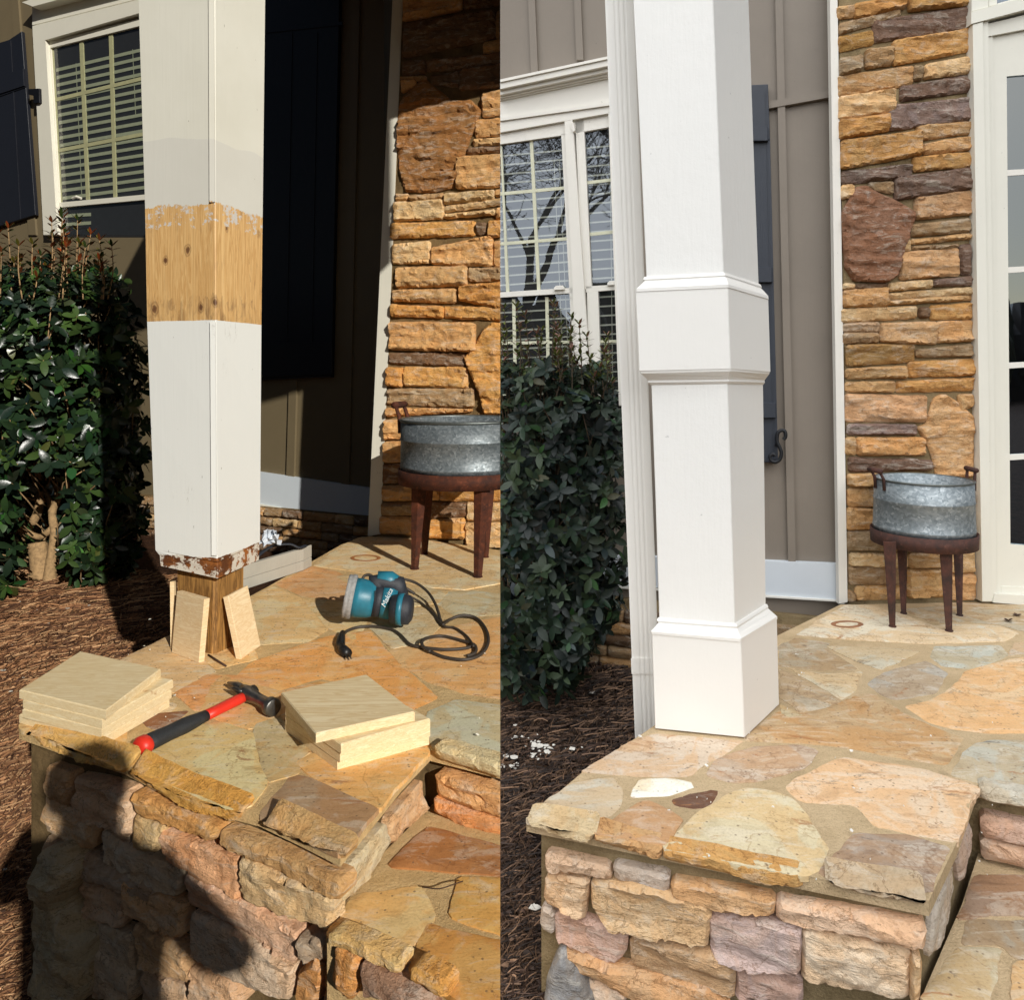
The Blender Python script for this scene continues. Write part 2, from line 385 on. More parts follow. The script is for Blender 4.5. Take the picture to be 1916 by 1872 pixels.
def add_stone(mb, pl, poly, color, depth, rnd, sp, rough, jit, seed, base=0.0, strata=5.0, gr=0.0025, skirt=.03):
    poly = chaikin(grow(poly, gr))
    rng = random.Random(seed)
    out = []
    for i in range(len(poly)):
        a = poly[i]; b = poly[(i + 1) % len(poly)]
        L = math.hypot(b[0] - a[0], b[1] - a[1]); n = max(1, int(L / sp))
        for k in range(n):
            t = k / n; x = a[0] + (b[0] - a[0]) * t; y = a[1] + (b[1] - a[1]) * t
            nx = noise.noise((x * 14, y * 14, seed * 3.1)) + 0.6 * noise.noise((x * 45, y * 45, seed * 1.7))
            ny = noise.noise((x * 14, y * 14, seed * 3.1 + 9)) + 0.6 * noise.noise((x * 45, y * 45, seed * 1.7 + 5))
            out.append((x + nx * jit, y + ny * jit))
    if len(out) < 4: return
    bb = np.array(out); lo = bb.min(0); hi = bb.max(0)
    gx = np.arange(lo[0], hi[0], sp); gy = np.arange(lo[1], hi[1], sp)
    if len(gx) and len(gy):
        g = np.array([(x + rng.uniform(-.3, .3) * sp, y + rng.uniform(-.3, .3) * sp) for x in gx for y in gy])
        ins, d = inside_dist(g, out); g = g[ins & (d > sp * 0.55)]
    else: g = np.zeros((0, 2))
    pts = [Vector(p) for p in out] + [Vector(p) for p in g]
    n0 = len(out)
    r = geometry.delaunay_2d_cdt(pts, [(i, (i + 1) % n0) for i in range(n0)], [], 1, 1e-7)
    vs, fs, orig = r[0], r[2], r[3]
    if not fs: return
    arr = np.array([(v[0], v[1]) for v in vs]); _, dd = inside_dist(arr, out)
    V3 = []; tilt = (rng.uniform(-1, 1), rng.uniform(-1, 1)); c = (lo + hi) / 2
    bnd = set()
    for i, o in enumerate(orig):
        if any(q < n0 for q in o): bnd.add(i)
    for i, v in enumerate(vs):
        t = min(dd[i] / rnd, 1.0) if i not in bnd else 0.0
        prof = math.sqrt(max(0.0, 1 - (1 - t) ** 2))
        nn = noise.fractal((v[0] * 5 + seed, v[1] * 5 * strata / 2.5, seed * .7), 0.8, 2.1, 5)
        ledge = noise.noise((v[0] * 3.0 + seed, v[1] * 9.0 * strata / 2.5, seed * 2.3))
        n2 = noise.fractal((v[0] * 22 + seed, v[1] * 34, seed * .7 + 4), 0.7, 2.1, 4)
        l2 = noise.noise((v[0] * 6.0 + seed * 2, v[1] * 15.0, seed * 1.3)); 
        h = depth * (0.55 + 0.45 * prof) + rough * (nn * 0.45 + n2 * 0.50 + max(0.0, min(1.0, (ledge - .06) * 7)) * .8 + max(0.0, min(1.0, (l2 - .18) * 9)) * .5) * (0.25 + 0.75 * t)
        h += (tilt[0] * (v[0] - c[0]) + tilt[1] * (v[1] - c[1])) * rough * 2.0
        q3 = pl.to3(v[0], v[1], base + h); zm = getattr(pl, 'zmax', None)
        if zm is not None and q3.z > zm: q3.z = zm
        V3.append(q3)
    j = rng.uniform(-0.10, 0.10); jr = rng.uniform(-0.05, 0.05)
    col = (max(0, color[0] * (1 + j + jr)), max(0, color[1] * (1 + j)), max(0, color[2] * (1 + j - jr)))
    b0 = len(V3); F_ = [tuple(f) for f in fs]
    cnt = {}
    for f in F_:
        for a, b in zip(f, f[1:] + f[:1]):
            cnt[(min(a, b), max(a, b))] = cnt.get((min(a, b), max(a, b)), 0) + 1
    sk = {}
    for (a, b), q in cnt.items():
        if q == 1:
            for w in (a, b):
                if w not in sk:
                    sk[w] = len(V3); V3.append(pl.to3(vs[w][0], vs[w][1], base - skirt))
            F_.append((a, b, sk[b], sk[a]))
    mb.add(V3, F_, col)
def quad_poly(q): x0, x1, t0, t1, b0, b1 = q; return [(x0, t0), (x1, t1), (x1, b1), (x0, b0)]
# ================================================================ LEFT HALF: the repair under way, hard sun
o_, b_, t_, g_, p_ = (200, 150, 86), (118, 92, 68), (198, 156, 104), (164, 136, 100), (216, 182, 132)
cur['col'] = COL_L; MM = ML
def cl(c, k=1.0): return rgb(c, k)
FK = 1.45; WK = 1.32
# ---- ground (one sheet to the horizon, in two halves that meet along the line between the photographs)
def ground_sheet(side):
    s = -1 if side == 'L' else 1; vs = []; fs = []
    xs = [0] + [.08 * i for i in range(1, 60)] + [5, 6, 8, 12, 20, 40, 100]
    ys = [-100, -40, -20, -10, -5, -2, -1] + [-.5 + .08 * i for i in range(0, 80)] + [6, 6.5, 7, 8, 10, 15, 30, 100]
    for y in ys:
        for x in xs: X_ = s * x + BX * y; vs.append((X_, y, gz(X_, y) - .004))
    n = len(xs)
    for j in range(len(ys) - 1):
        for i in range(n - 1): fs.append((j * n + i, j * n + i + 1, (j + 1) * n + i + 1, (j + 1) * n + i))
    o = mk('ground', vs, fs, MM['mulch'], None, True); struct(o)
    o['label'] = 'sunlit reddish brown mulch ground beside the unfinished porch' if side == 'L' else 'dark brown mulch ground beside the finished white column'
    return o
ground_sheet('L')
def needles(region, n, cols, name, label, zr, lo=0.06, hi=0.15, w=0.0016, seed=1):
    rng = random.Random(seed); mb = MB(); poly = np.array(region)
    x0, y0 = poly.min(0); x1, y1 = poly.max(0); k = 0
    while k < n:
        q = np.array([[rng.uniform(x0, x1), rng.uniform(y0, y1)] for _ in range(400)])
        ins, _ = inside_dist(q, region)
        for px, py in q[ins]:
            if k >= n: break
            if k % 70 == 0 and rng.random() < .9:
                p = GR(px, py); L_ = rng.uniform(.006, .020); a = rng.uniform(0, 6.28); ps = []
                for i in range(6):
                    q_ = a + i * 1.047; r_ = L_ * rng.uniform(.4, 1.0); ps.append(p + Vector((math.cos(q_) * r_, math.sin(q_) * r_ * .6, rng.uniform(.004, .02) + zr * .4)))
                cc_ = rng.choice(cols); v_ = rng.uniform(.5, 1.5); mb.add(ps + [sum(ps, Vector()) / 6 + Vector((0, 0, .008))], [(i, (i + 1) % 6, 6) for i in range(6)], tuple(min(.8, x_ * v_) for x_ in cc_))
            p = GR(px, py); zb = p.z; sc = max(0.6, min(1.8, p.y / 3.4)); 
            a = rng.uniform(0, math.pi); l = rng.uniform(lo, hi) * sc; ww = w * sc * rng.uniform(.7, 1.4)
            cl_ = noise.noise((p.x * 3, p.y * 3, 4)) * 0.5 + 0.5
            z0 = rng.uniform(0.002, zr) * (0.4 + cl_); z1 = rng.uniform(0.002, zr) * (0.4 + cl_)
            d = Vector((math.cos(a), math.sin(a), 0)); nrm = Vector((-d.y, d.x, 0)); bend = rng.uniform(-.2, .2) * l
            c = rng.choice(cols); b = 0.55 + 0.8 * rng.random() * (0.5 + cl_); c = tuple(min(.8, v * b) for v in c)
            pts = []
            for i in range(4):
                t = i / 3; q_ = p + d * (l * (t - .5)) + nrm * (bend * math.sin(math.pi * t)); q_.z = zb + z0 * (1 - t) + z1 * t + 0.006 * math.sin(math.pi * t) + 0.001
                pts.append(q_)
            vs = []
            for q_ in pts: vs += [q_ - nrm * ww + Vector((0, 0, -ww)), q_ + nrm * ww + Vector((0, 0, ww * .6))]
            mb.add(vs, [(0, 1, 3, 2), (2, 3, 5, 4), (4, 5, 7, 6)], c); k += 1
    o = mb.build(name, MM['needle'])
    o['kind'] = 'stuff'; o['label'] = label; return o
needles([(-30, 1075), (160, 1060), (330, 1085), (345, 1180), (240, 1240), (100, 1330), (60, 1420), (80, 1560), (90, 1900), (-30, 1900)], 15000,
        [rgb((160, 116, 80)), rgb((128, 90, 60)), rgb((104, 70, 48)), rgb((186, 146, 106)), rgb((80, 54, 38))], 'pine_straw',
        'sunlit reddish pine straw mulch beside the unfinished porch', 0.035, seed=3)
def chips(spots, name, label, seed, sz=0.012):
    rng = random.Random(seed); mb = MB()
    for px, py, z in spots:
        p = FL(px, py, z) if z > .1 else GR(px, py) + Vector((0, 0, .025)); n = rng.randint(5, 7); r = (sz if z < .1 else sz * .4) * (.35 + 1.9 * rng.random() ** 3); a0 = rng.uniform(0, 6)
        ps = [p + Vector((math.cos(a0 + 6.283 * i / n) * r * rng.uniform(.5, 1.2), math.sin(a0 + 6.283 * i / n) * r * rng.uniform(.5, 1.2), 0.004 + rng.uniform(0, .004))) for i in range(n)]
        mb.prism(ps, (0, 0, -0.0015))
    o = mb.build(name, MM['trim']); o['kind'] = 'stuff'; o['label'] = label
rng = random.Random(11)
chips([(rng.uniform(0, 240), rng.uniform(1130, 1420), 0.03) for _ in range(24)] + [(91, 1176, .03), (148, 1192, .03), (20, 1305, .03), (25, 1535, .03), (40, 1600, .03), (15, 1640, .03)] +
      [(rng.uniform(280, 920), rng.uniform(1090, 1430), PZ + .004) for _ in range(16)] + [(270, 1212, PZ + .004), (280, 1219, PZ + .004), (240, 1228, PZ + .004), (310, 1345, PZ + .004), (318, 1352, PZ + .004), (290, 1340, PZ + .004)],
      'paint_flakes', 'small white paint flakes scattered on sunlit mulch and paving', 5, 0.009)

# ---- house of the left half
SL = Wall((-2.157, 6.45), (-1.149, 6.0))              # the recessed siding wall
WL = Wall((-0.93, 4.86), (-0.07, 4.62))               # the stone pillar's face
house = thing('house', 'taupe sided house with stone facing behind the stripped column, in hard sun and deep shade', 'house', (-1.5, 6.3, 0))
def wallrect(wall, x0, x1, z0, z1, off, th):          # plan u range by metres along the wall
    return [wall.to3(x0, z0, off), wall.to3(x1, z0, off), wall.to3(x1, z1, off), wall.to3(x0, z1, off)]
mb = MB(); mb.prism(wallrect(SL, -5.5, 1.25, 0.0, 6.2, 0, .1), -SL.n * .15); mb.build('siding', MM['siding'], house)
def batten(px0, py0, px1, py1, w, wall, mat, name='batten', off=0.022, th=0.024, parent=None):
    m_ = MB(); m_.slab(wall, [(px0 - w / 2, py0), (px0 + w / 2, py0), (px1 + w / 2, py1), (px1 - w / 2, py1)], off, th, 0.002)
    return m_.build(name, mat, parent)
for x0, x1 in ((667, 645), (570, 541), (22, 60)):
    batten(x0, -60, x1, 940 if x0 > 400 else 440, 14, SL, MM['siding'], parent=house)
mb = MB(); mb.slab(SL, [(440, 877), (694, 914), (690, 982), (440, 938)], 0.03, 0.05, 0.004); mb.build('baseboard', MM['base'], house)
mb = MB(); mb.slab(SL, [(440, 936), (694, 980), (694, 984), (440, 941)], 0.045, 0.06, 0.001); mb.build('drip_edge', MM['trim'], house)
# corner board (front and return)
mb = MB(); mb.slab(WL, [(737, -60), (756, -60), (712, 1000), (688, 1004)], 0.012, 0.03, 0.002)
q = [WL.hit(739, -60, .004), WL.hit(690, 1004, .004)]
mb.prism([q[0], q[1], q[1] + Vector((.06, 1.3, 0)), q[0] + Vector((.06, 1.3, 0))], (0.02, 0, 0)); mb.build('corner_board', MM['trim'], house)
# foundation stones under the siding
fd = MB(); rng = random.Random(4); z = 0.0
SF = Wall((-2.157, 6.40), (-1.149, 5.95))
while z < 0.31:
    h = rng.uniform(.06, .11); x = -1.6
    while x < 1.15:
        w = rng.uniform(.16, .34)
        add_stone(fd, SF, [(x, z), (x + w - .012, z + rng.uniform(-.01, .01)), (x + w - .012, z + h - .01), (x, z + h - .012)], cl(rng.choice([t_, g_, b_, p_])), .035, .02, .02, .012, .006, rng.random() * 40)
        x += w
    z += h
fo = fd.build('foundation_stones', MM['wall'], house, 32)
mb = MB(); mb.prism(wallrect(SF, -5.5, 1.3, -0.02, 0.37, 0, .1), -SF.n * .2); mb.build('mortar', MM['joint'], fo)
# stone pillar
PL = [(752,862,-10,-20,38,16,t_),(866,940,-20,-20,14,5,b_),(754,925,43,15,105,70,b_),(928,940,20,18,70,66,g_),(752,795,113,110,140,136,b_),(797,940,112,95,132,118,b_),
(903,940,78,70,100,94,t_),(750,795,143,140,150,148,g_),(804,857,138,132,156,160,b_),(858,940,128,115,166,160,b_),(749,776,150,148,172,160,t_),(901,940,172,165,218,212,t_),
(887,940,222,220,256,252,t_),(884,940,260,255,272,269,p_),(872,940,276,272,287,282,b_),(852,940,293,287,352,348,t_),(738,762,362,362,376,374,t_),(764,828,366,360,374,372,g_),
(830,923,362,354,382,372,p_),(925,940,355,353,366,365,t_),(735,828,378,371,414,408,p_),(830,940,385,370,396,382,p_),(829,925,400,392,408,401,p_),(927,940,388,388,410,408,t_),
(729,888,418,412,445,440,(205,155,90)),(890,908,416,416,438,437,b_),(912,940,413,412,443,442,o_),(731,803,458,450,492,492,p_),(805,920,462,440,494,498,t_),(922,940,452,450,500,500,t_),
(738,872,500,497,538,534,t_),(875,940,502,500,525,527,g_),(857,940,534,528,562,577,o_),(731,852,543,540,563,567,t_),(729,827,570,574,591,595,o_),(829,940,574,574,594,600,o_),
(726,888,602,604,655,658,t_),(725,867,661,660,680,685,b_),(720,752,688,688,722,724,o_),(754,873,688,688,722,728,o_),(722,885,728,728,757,763,g_),(718,882,764,766,780,770,t_),
(717,795,786,786,822,820,t_),(797,900,784,784,822,824,o_),(715,830,828,826,866,864,t_),(832,940,828,828,864,862,b_),(714,800,870,869,905,904,b_),(802,940,868,868,904,903,t_),(713,820,910,909,938,937,t_),
(822,940,908,908,938,938,o_),(712,780,943,942,965,966,g_),(782,870,942,942,970,968,b_),(872,940,942,942,975,975,p_),(709,800,969,970,999,1003,t_),(802,868,974,972,1008,1010,o_),(870,940,980,980,1024,1028,p_)]
PB = [([(742,212),(752,180),(790,143),(820,168),(845,188),(880,186),(898,205),(885,240),(862,300),(845,350),(800,360),(757,357),(746,325),(740,270)], (158,110,62)),
      ([(866,672),(880,655),(905,615),(920,603),(942,605),(942,775),(905,775),(895,735)], (204,154,88))]
def rail(L, wall, mat, parent, name, depth, rnd, sp, rough, jit, seed0, off=0.0, mort=None, gr=.003, base=0.0):
    m_ = MB()
    for i, q in enumerate(L):
        if len(q) == 7: poly = quad_poly(q[:6]); c = q[6]
        else: poly, c = q
        rr = random.Random(seed0 + i)
        pu = [wall.uv(x, y, depth) for x, y in poly]
        add_stone(m_, wall, pu, cl(c, WK), depth * rr.uniform(.75, 1.25), rnd, sp, rough, jit, seed0 + i * 1.37, base=base, gr=gr)
    return m_.build(name, mat, parent, 32)
po = rail(PL + PB, WL, MM['wall'], house, 'stone_facing', .034, .010, .013, .016, .005, 20)
mb = MB(); mb.slab(WL, [(750, -80), (942, -90), (942, 1040), (700, 1006)], 0.006, 0.25); mb.build('mortar', MM['joint'], po)

# window on the siding wall
WTL, WTR, WBR, WBL = (95, 88), (262, 47), (266, 365), (112, 378)
def lp(a, b, t): return (a[0] + (b[0] - a[0]) * t, a[1] + (b[1] - a[1]) * t)
def biq(u, v, q): return lp(lp(q[0], q[1], u), lp(q[3], q[2], u), v)
q = (WTL, (285, 41), (288, 363), WBL)
win = MB()
win.slab(SL, [(60, 48), (300, -12), (300, 12), (84, 74), (107, 440), (81, 440)], 0.075, 0.09, 0.004)      # casing head and jamb
win.slab(SL, [(40, 4), (90, -12), (300, -70), (300, -52), (60, 12)], 0.15, 0.15, 0.006)
win.slab(SL, [(60, 12), (300, -52), (300, -13), (60, 47)], 0.05, 0.06, 0.002)
w_ = win.build('window', MM['trim'], house)
mb = MB()                                                                                               # sash
mb.slab(SL, [(82, 80), (300, 24), (300, 38), (94, 89), (111, 378), (108, 440), (103, 440)], 0.032, 0.04, 0.002)
mb.slab(SL, [(110, 379), (290, 362), (290, 372), (112, 388)], 0.035, 0.05, 0.002)
mb.build('sash', MM['trim'], w_)
for x in (0.0, 0.295, 0.585):
    mb = MB(); a = biq(x, 0, q); b = biq(x, 1, q); mb.slab(SL, [(a[0] + (0 if x else 3) - 3, a[1]), (a[0] + 4, a[1]), (b[0] + 3, b[1]), (b[0] - 3, b[1])], 0.014, 0.014); mb.build('muntin', MM['muntin'], w_)
for y0, y1 in ((187, 140), (283, 246)): mb = MB(); mb.slab(SL, [(99, y0 - 3), (290, y1 - 3), (290, y1 + 4), (99, y0 + 4)], 0.0145, 0.014); mb.build('muntin', MM['muntin'], w_)
mb = MB(); mb.pane(SL, [(88, 82), (292, 30), (292, 440), (100, 440)], 0.012); mb.build('pane', MM['glass'], w_)
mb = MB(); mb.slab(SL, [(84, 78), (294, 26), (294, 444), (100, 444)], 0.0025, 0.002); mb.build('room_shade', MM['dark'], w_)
def blinds(wall, rows, mat, parent, w0=5.2, cords=()):
    m_ = MB()
    for (xa, ya, xb, yb) in rows:
        f = [wall.hit(xa, ya - w0 / 2, 0.006), wall.hit(xb, yb - w0 / 2, 0.006), wall.hit(xb, yb + w0 / 2, 0.0085), wall.hit(xa, ya + w0 / 2, 0.0085)]
        m_.prism(f, wall.n * -0.0015)
    for (xa, ya, xb, yb) in cords: m_.slab(wall, [(xa - .6, ya), (xa + .6, ya), (xb + .6, yb), (xb - .6, yb)], 0.0095, 0.001)
    return m_.build('blind', mat, parent)
rows = []
for i in range(18):
    t = i / 17; ya = 131 + t * 240; rows.append((105 + t * 12, ya, 290, ya - 44 + t * 21))
rows += [(122, 404, 170, 401), (124, 420, 170, 417)]
blinds(SL, rows, MM['slat'], w_, 6.2, [(142, 118, 153, 370), (248, 92, 254, 220)])
mb = MB(); mb.tube([SL.hit(136, 371, .04), SL.hit(143, 368, .05), SL.hit(152, 371, .04)], .012, 8); mb.build('sash_lock', MM['trim'], w_)
mb = MB()
mb.slab(SL, [(-30, 88), (16, 74), (40, 58), (66, 402), (-30, 432)], 0.05, 0.035, 0.004)
sh = mb.build('shutter', MM['navy'], house)
mb = MB(); mb.slab(SL, [(-30, 182), (46, 157), (47, 163), (-30, 190)], 0.058, 0.01); mb.slab(SL, [(18, 76), (19.5, 75), (38, 410), (36.5, 410)], 0.056, 0.01)
mb.slab(SL, [(-30, 185), (45, 160), (43, 128), (-30, 150)], 0.07, 0.022, .003); mb.build('batten', MM['navy'], sh)
mb = MB(); mb.slab(SL, [(52, 166), (73, 165), (74, 192), (63, 193), (62, 178), (52, 176)], 0.10, 0.03, 0.003); mb.build('hinge', plain('black_iron', (26, 26, 30), .5, .5), sh)
# second shutter in the deep shade right of the column
mb = MB(); mb.slab(SL, [(480, -60), (636, -60), (620, 706), (478, 712)], 0.045, 0.035, 0.004); sh2 = mb.build('shutter', MM['navy'], house)
mb = MB(); mb.slab(SL, [(482, 57), (640, 40), (640, 46), (482, 63)], 0.052, 0.01)
for x in (545, 592): mb.slab(SL, [(x, 60), (x + 2, 60), (x - 8, 640), (x - 10, 640)], 0.05, 0.008)
mb.slab(SL, [(478, 640), (621, 640), (620, 700), (478, 706)], 0.065, 0.02, .003); mb.build('batten', MM['navy'], sh2)
# roof over the porch, above the picture: with an added beam it casts the shade seen on pillar and siding
mb = MB(); mb.prism([(-1.75, 3.6, 3.80), (3.2, 3.6, 3.80), (3.2, 7.5, 5.60), (-1.75, 7.5, 5.60)], (0, 0, .18))
mb.prism([(0.10, 2.35, 3.50), (0.68, 2.35, 3.50), (0.68, 2.47, 3.50), (0.10, 2.47, 3.50)], (0, 0, 1.7)); mb.prism([(0.10, 2.35, 5.2), (0.68, 2.35, 5.2), (0.68, 3.8, 5.2), (0.10, 3.8, 5.2)], (0, 0, .1)); mb.prism([(0.3, 3.7, 3.9), (0.5, 3.7, 3.9), (0.5, 3.8, 3.9), (0.3, 3.8, 3.9)], (0, 0, 1.3))  # added beam and its hangers, unseen, there only to shade the siding
mb.build('roof_with_shade_beam', MM['siding'], house)

# ---- porch
porch = thing('stone_porch', 'sunlit flagstone porch and step, littered with tools and cut pine boards', 'porch', (-.8, 3.0, 0))
capL = [(690, 1003), (640, 1018), (580, 1052), (500, 1098), (430, 1135), (325, 1192), (222, 1240), (120, 1302), (38, 1350), (36, 1362), (120, 1392), (232, 1426), (300, 1460), (400, 1500), (485, 1521), (560, 1556), (637, 1594), (700, 1520), (752, 1456), (805, 1402), (942, 1436), (942, 1030), (800, 1010)]
FP = Floor(PZ); FM = Floor(PZ - .006)
def slabfloor(px, z, bottom, name, mat, parent, sink=0.006, inset=0.0):
    ps = [FL(x, y, z) for x, y in px]; ps = [Vector((p.x, p.y, z - sink)) for p in ps]
    if inset:
        q_ = grow([(p.x, p.y) for p in ps], -inset); m_ = MB(); m_.prism([Vector((x, y, z - .030)) for x, y in q_], (0, 0, bottom - (z - .030))); m_.build('wall_' + name, MM['joint'], parent); bottom = z - .034
    m_ = MB(); m_.prism(ps, (0, 0, bottom - (z - sink))); return m_.build(name, mat, parent)
FLG = [([(674,1005),(740,1004),(800,1012),(850,1020),(942,1045),(942,1090),(870,1103),(800,1098),(740,1085),(655,1067),(588,1058),(640,1022)], (232,210,158)),
([(517,1092),(583,1060),(626,1068),(700,1108),(655,1125),(565,1114)], (196,150,96)),([(632,1080),(655,1072),(742,1090),(835,1107),(818,1128),(720,1140),(690,1112)], (216,186,130)),
([(835,1108),(880,1105),(942,1112),(942,1148),(856,1155),(821,1128)], (190,184,150)),([(470,1118),(512,1098),(562,1118),(612,1178),(575,1200),(490,1205),(468,1165)], (208,180,124)),
([(565,1118),(655,1130),(688,1150),(668,1200),(618,1176)], (214,184,124)),
([(692,1172),(735,1140),(812,1138),(822,1172),(792,1201),(735,1212)], (190,172,130)),([(730,1217),(795,1204),(828,1177),(942,1152),(942,1306),(867,1295),(800,1272),(762,1250)], (226,178,112)),
([(470,1240),(560,1208),(625,1188),(690,1180),(722,1220),(770,1265),(816,1305),(770,1326),(700,1285),(600,1268),(520,1290),(440,1268)], (218,160,86)),
([(808,1330),(856,1310),(942,1322),(942,1425),(811,1396),(800,1360)], (186,178,142)),([(222,1238),(318,1190),(385,1241),(400,1258),(363,1276),(323,1295),(250,1262)], (196,174,132)),
([(405,1250),(385,1235),(330,1188),(430,1140),(465,1125),(462,1200),(480,1232)], (206,172,112)),
([(330,1296),(387,1262),(454,1266),(508,1276),(480,1308),(370,1328)], (212,156,96)),([(267,1345),(300,1335),(347,1332),(307,1364),(280,1359)], (140,92,58)),([(283,1328),(307,1313),(328,1320),(312,1332)], (226,218,188)),
([(232,1424),(290,1375),(350,1357),(414,1354),(465,1372),(480,1430),(494,1468),(465,1508),(432,1512),(340,1474)], (214,194,132)),([(42,1352),(120,1308),(225,1335),(232,1372),(220,1418),(120,1388),(42,1362)], (206,168,104)),
([(120,1300),(220,1245),(320,1300),(262,1338),(220,1325)], (200,160,100)),
([(492,1518),(549,1452),(600,1462),(704,1508),(637,1590),(560,1553)], (160,128,92)),([(557,1425),(600,1406),(640,1395),(700,1390),(799,1404),(765,1440),(707,1508),(650,1480),(589,1452)], (218,172,100)),
([(482,1352),(520,1345),(560,1385),(580,1405),(553,1425),(552,1448),(505,1460),(478,1380)], (196,168,112)),([(520,1295),(600,1275),(690,1292),(765,1330),(800,1395),(700,1385),(600,1400),(530,1340)], (210,164,96)),
([(400,1262),(440,1272),(515,1294),(520,1338),(470,1362),(415,1348),(380,1330)], (206,170,110))]
def floor_stones(L, fl, mat, parent, name, seed0, sp=.024, depth=.005):
    m_ = MB()
    for i, (poly, c) in enumerate(L):
        g_c = sum(c) / 3; c = tuple(v + (g_c - v) * (.20 if MM is ML else .20) for v in c)
        add_stone(m_, fl, [fl.uv(x, y) for x, y in poly], cl(c, FK), depth, .004, sp, .0010, .006, seed0 + i * 1.9, base=-depth + random.Random(i).uniform(-.0015, .0015), gr=.009 if MM is ML else .0065, skirt=.01)
    return m_.build(name, mat, parent, 20)
fp = floor_stones(FLG, FP, MM['floor'], porch, 'paving', 50, .024, .004)
slabfloor(capL, PZ, -.55, 'mortar', MM['mortar'], porch, .003, .030)
# wing wall: front face, side face, riser and the lower step
a, b = FL(37, 1362), FL(637, 1594); WFL = Wall((a.x, a.y), (b.x, b.y))
WFL.zmax = PZ - .001; c2 = FL(805, 1402); WSL = Wall((b.x, b.y), (c2.x, c2.y))
WSL.n = Vector((abs(WSL.n.x), WSL.n.y if WSL.n.x > 0 else -WSL.n.y, 0))
d2 = FL(942, 1436); WRL = Wall((c2.x, c2.y), (d2.x, d2.y))
w1, w2, w3, w4 = (232,206,172), (216,178,134), (206,172,138), (186,160,132)
FR = [([(38,1358),(122,1388),(222,1421),(220,1452),(150,1432),(62,1398)],(206,166,98)),([(232,1424),(300,1460),(400,1500),(436,1514),(426,1546),(300,1500),(236,1462)],(216,162,82)),
([(487,1523),(560,1556),(635,1594),(630,1618),(560,1586),(482,1550)],(196,158,106)),([(240,1492),(300,1515),(395,1560),(390,1580),(250,1528)],(208,156,94)),([(400,1562),(632,1662),(630,1692),(404,1592)],(228,182,124)),
([(240,1536),(298,1555),(284,1600),(244,1592)],(230,200,148)),([(292,1560),(434,1622),(438,1692),(290,1605)],(216,166,124)),([(440,1612),(606,1694),(608,1752),(444,1690)],(238,208,160)),
([(76,1440),(120,1458),(116,1515),(78,1492)],w2),([(126,1464),(228,1490),(232,1570),(134,1538)],w3),([(72,1500),(175,1553),(160,1598),(76,1560)],w2),([(182,1562),(245,1602),(330,1640),(318,1690),(186,1620)],w1),
([(337,1642),(440,1698),(545,1762),(540,1812),(440,1752),(340,1700)],(224,184,152)),([(76,1575),(150,1608),(280,1668),(278,1698),(140,1638),(78,1602)],w4),([(226,1650),(330,1708),(330,1760),(232,1720)],w2),
([(350,1718),(440,1758),(542,1826),(534,1880),(440,1850),(352,1800)],(228,198,166)),([(146,1658),(222,1692),(216,1742),(150,1720)],w3),([(240,1740),(342,1790),(342,1850),(252,1818)],w2),([(150,1735),(235,1765),(240,1880),(160,1880)],w1),
([(548,1765),(600,1768),(606,1800),(560,1815)],w4),([(345,1822),(420,1850),(440,1890),(350,1890)],w3),
([(550,1830),(585,1800),(600,1830),(580,1890),(548,1890)],(196,144,88)),([(604,1810),(650,1830),(640,1890),(600,1880)],(206,150,86)),([(255,1830),(335,1862),(338,1890),(255,1890)],w4)]
rail(FR, WFL, MM['wall'], porch, 'wall_stones', .020, .006, .0085, .011, .0035, 90, gr=.004, base=-.012)
mbx = MB(); add_stone(mbx, WFL, [WFL.uv(x, y, .06) for x, y in [(66, 1600), (110, 1592), (130, 1650), (104, 1700), (146, 1770), (140, 1885), (64, 1890), (58, 1720)]], cl((200, 188, 156)), .07, .03, .014, .02, .004, 3.3)
mbx.build('boulder', MM['wall'], porch, 32)
SS = [([(744,1540),(803,1462),(806,1520),(744,1582)],(208,170,128)),([(658,1692),(669,1625),(738,1545),(741,1584),(704,1650)],(228,206,164)),([(700,1600),(738,1560),(742,1580),(712,1628)],(180,140,100))]
m_ = MB()
for i, (poly, c) in enumerate(SS[:2]): add_stone(m_, WSL, [WSL.uv(x, y, .01) for x, y in poly], cl(c, WK), .016, .006, .009, .010, .003, 200 + i, base=-.022)
m_.build('side_stones', MM['wall'], porch, 32)
RS = [([(812,1396),(942,1432),(942,1458),(812,1418)],(206,186,142)),([(814,1448),(942,1490),(942,1536),(816,1488)],(218,172,120)),([(812,1492),(942,1542),(942,1592),(885,1560),(814,1522)],(212,150,96))]
rail(RS, WRL, MM['wall'], porch, 'riser_stones', .02, .02, .012, .016, .003, 230)
TZ = PZ - .165
FT = Floor(TZ)
treadL = [(640, 1690), (700, 1610), (812, 1500), (942, 1540), (942, 1895), (850, 1860), (742, 1802), (612, 1750)]
TLs = [([(805,1550),(942,1586),(942,1634),(840,1626),(735,1618),(775,1572)],(172,118,66)),([(664,1676),(784,1660),(806,1716),(744,1797),(618,1746)],(198,166,104)),([(861,1646),(942,1646),(942,1745),(845,1711)],(208,162,82)),
([(800,1732),(942,1764),(942,1890),(850,1858),(770,1812)],(200,148,72))]
tp = floor_stones(TLs, FT, MM['floor'], porch, 'step_paving', 260, .016)
slabfloor(treadL, TZ, 0, 'step_mortar', MM['mortar'], porch, .005)
a, b = FL(612, 1750, TZ), FL(942, 1905, TZ); WTL_ = Wall((a.x, a.y), (b.x, b.y))
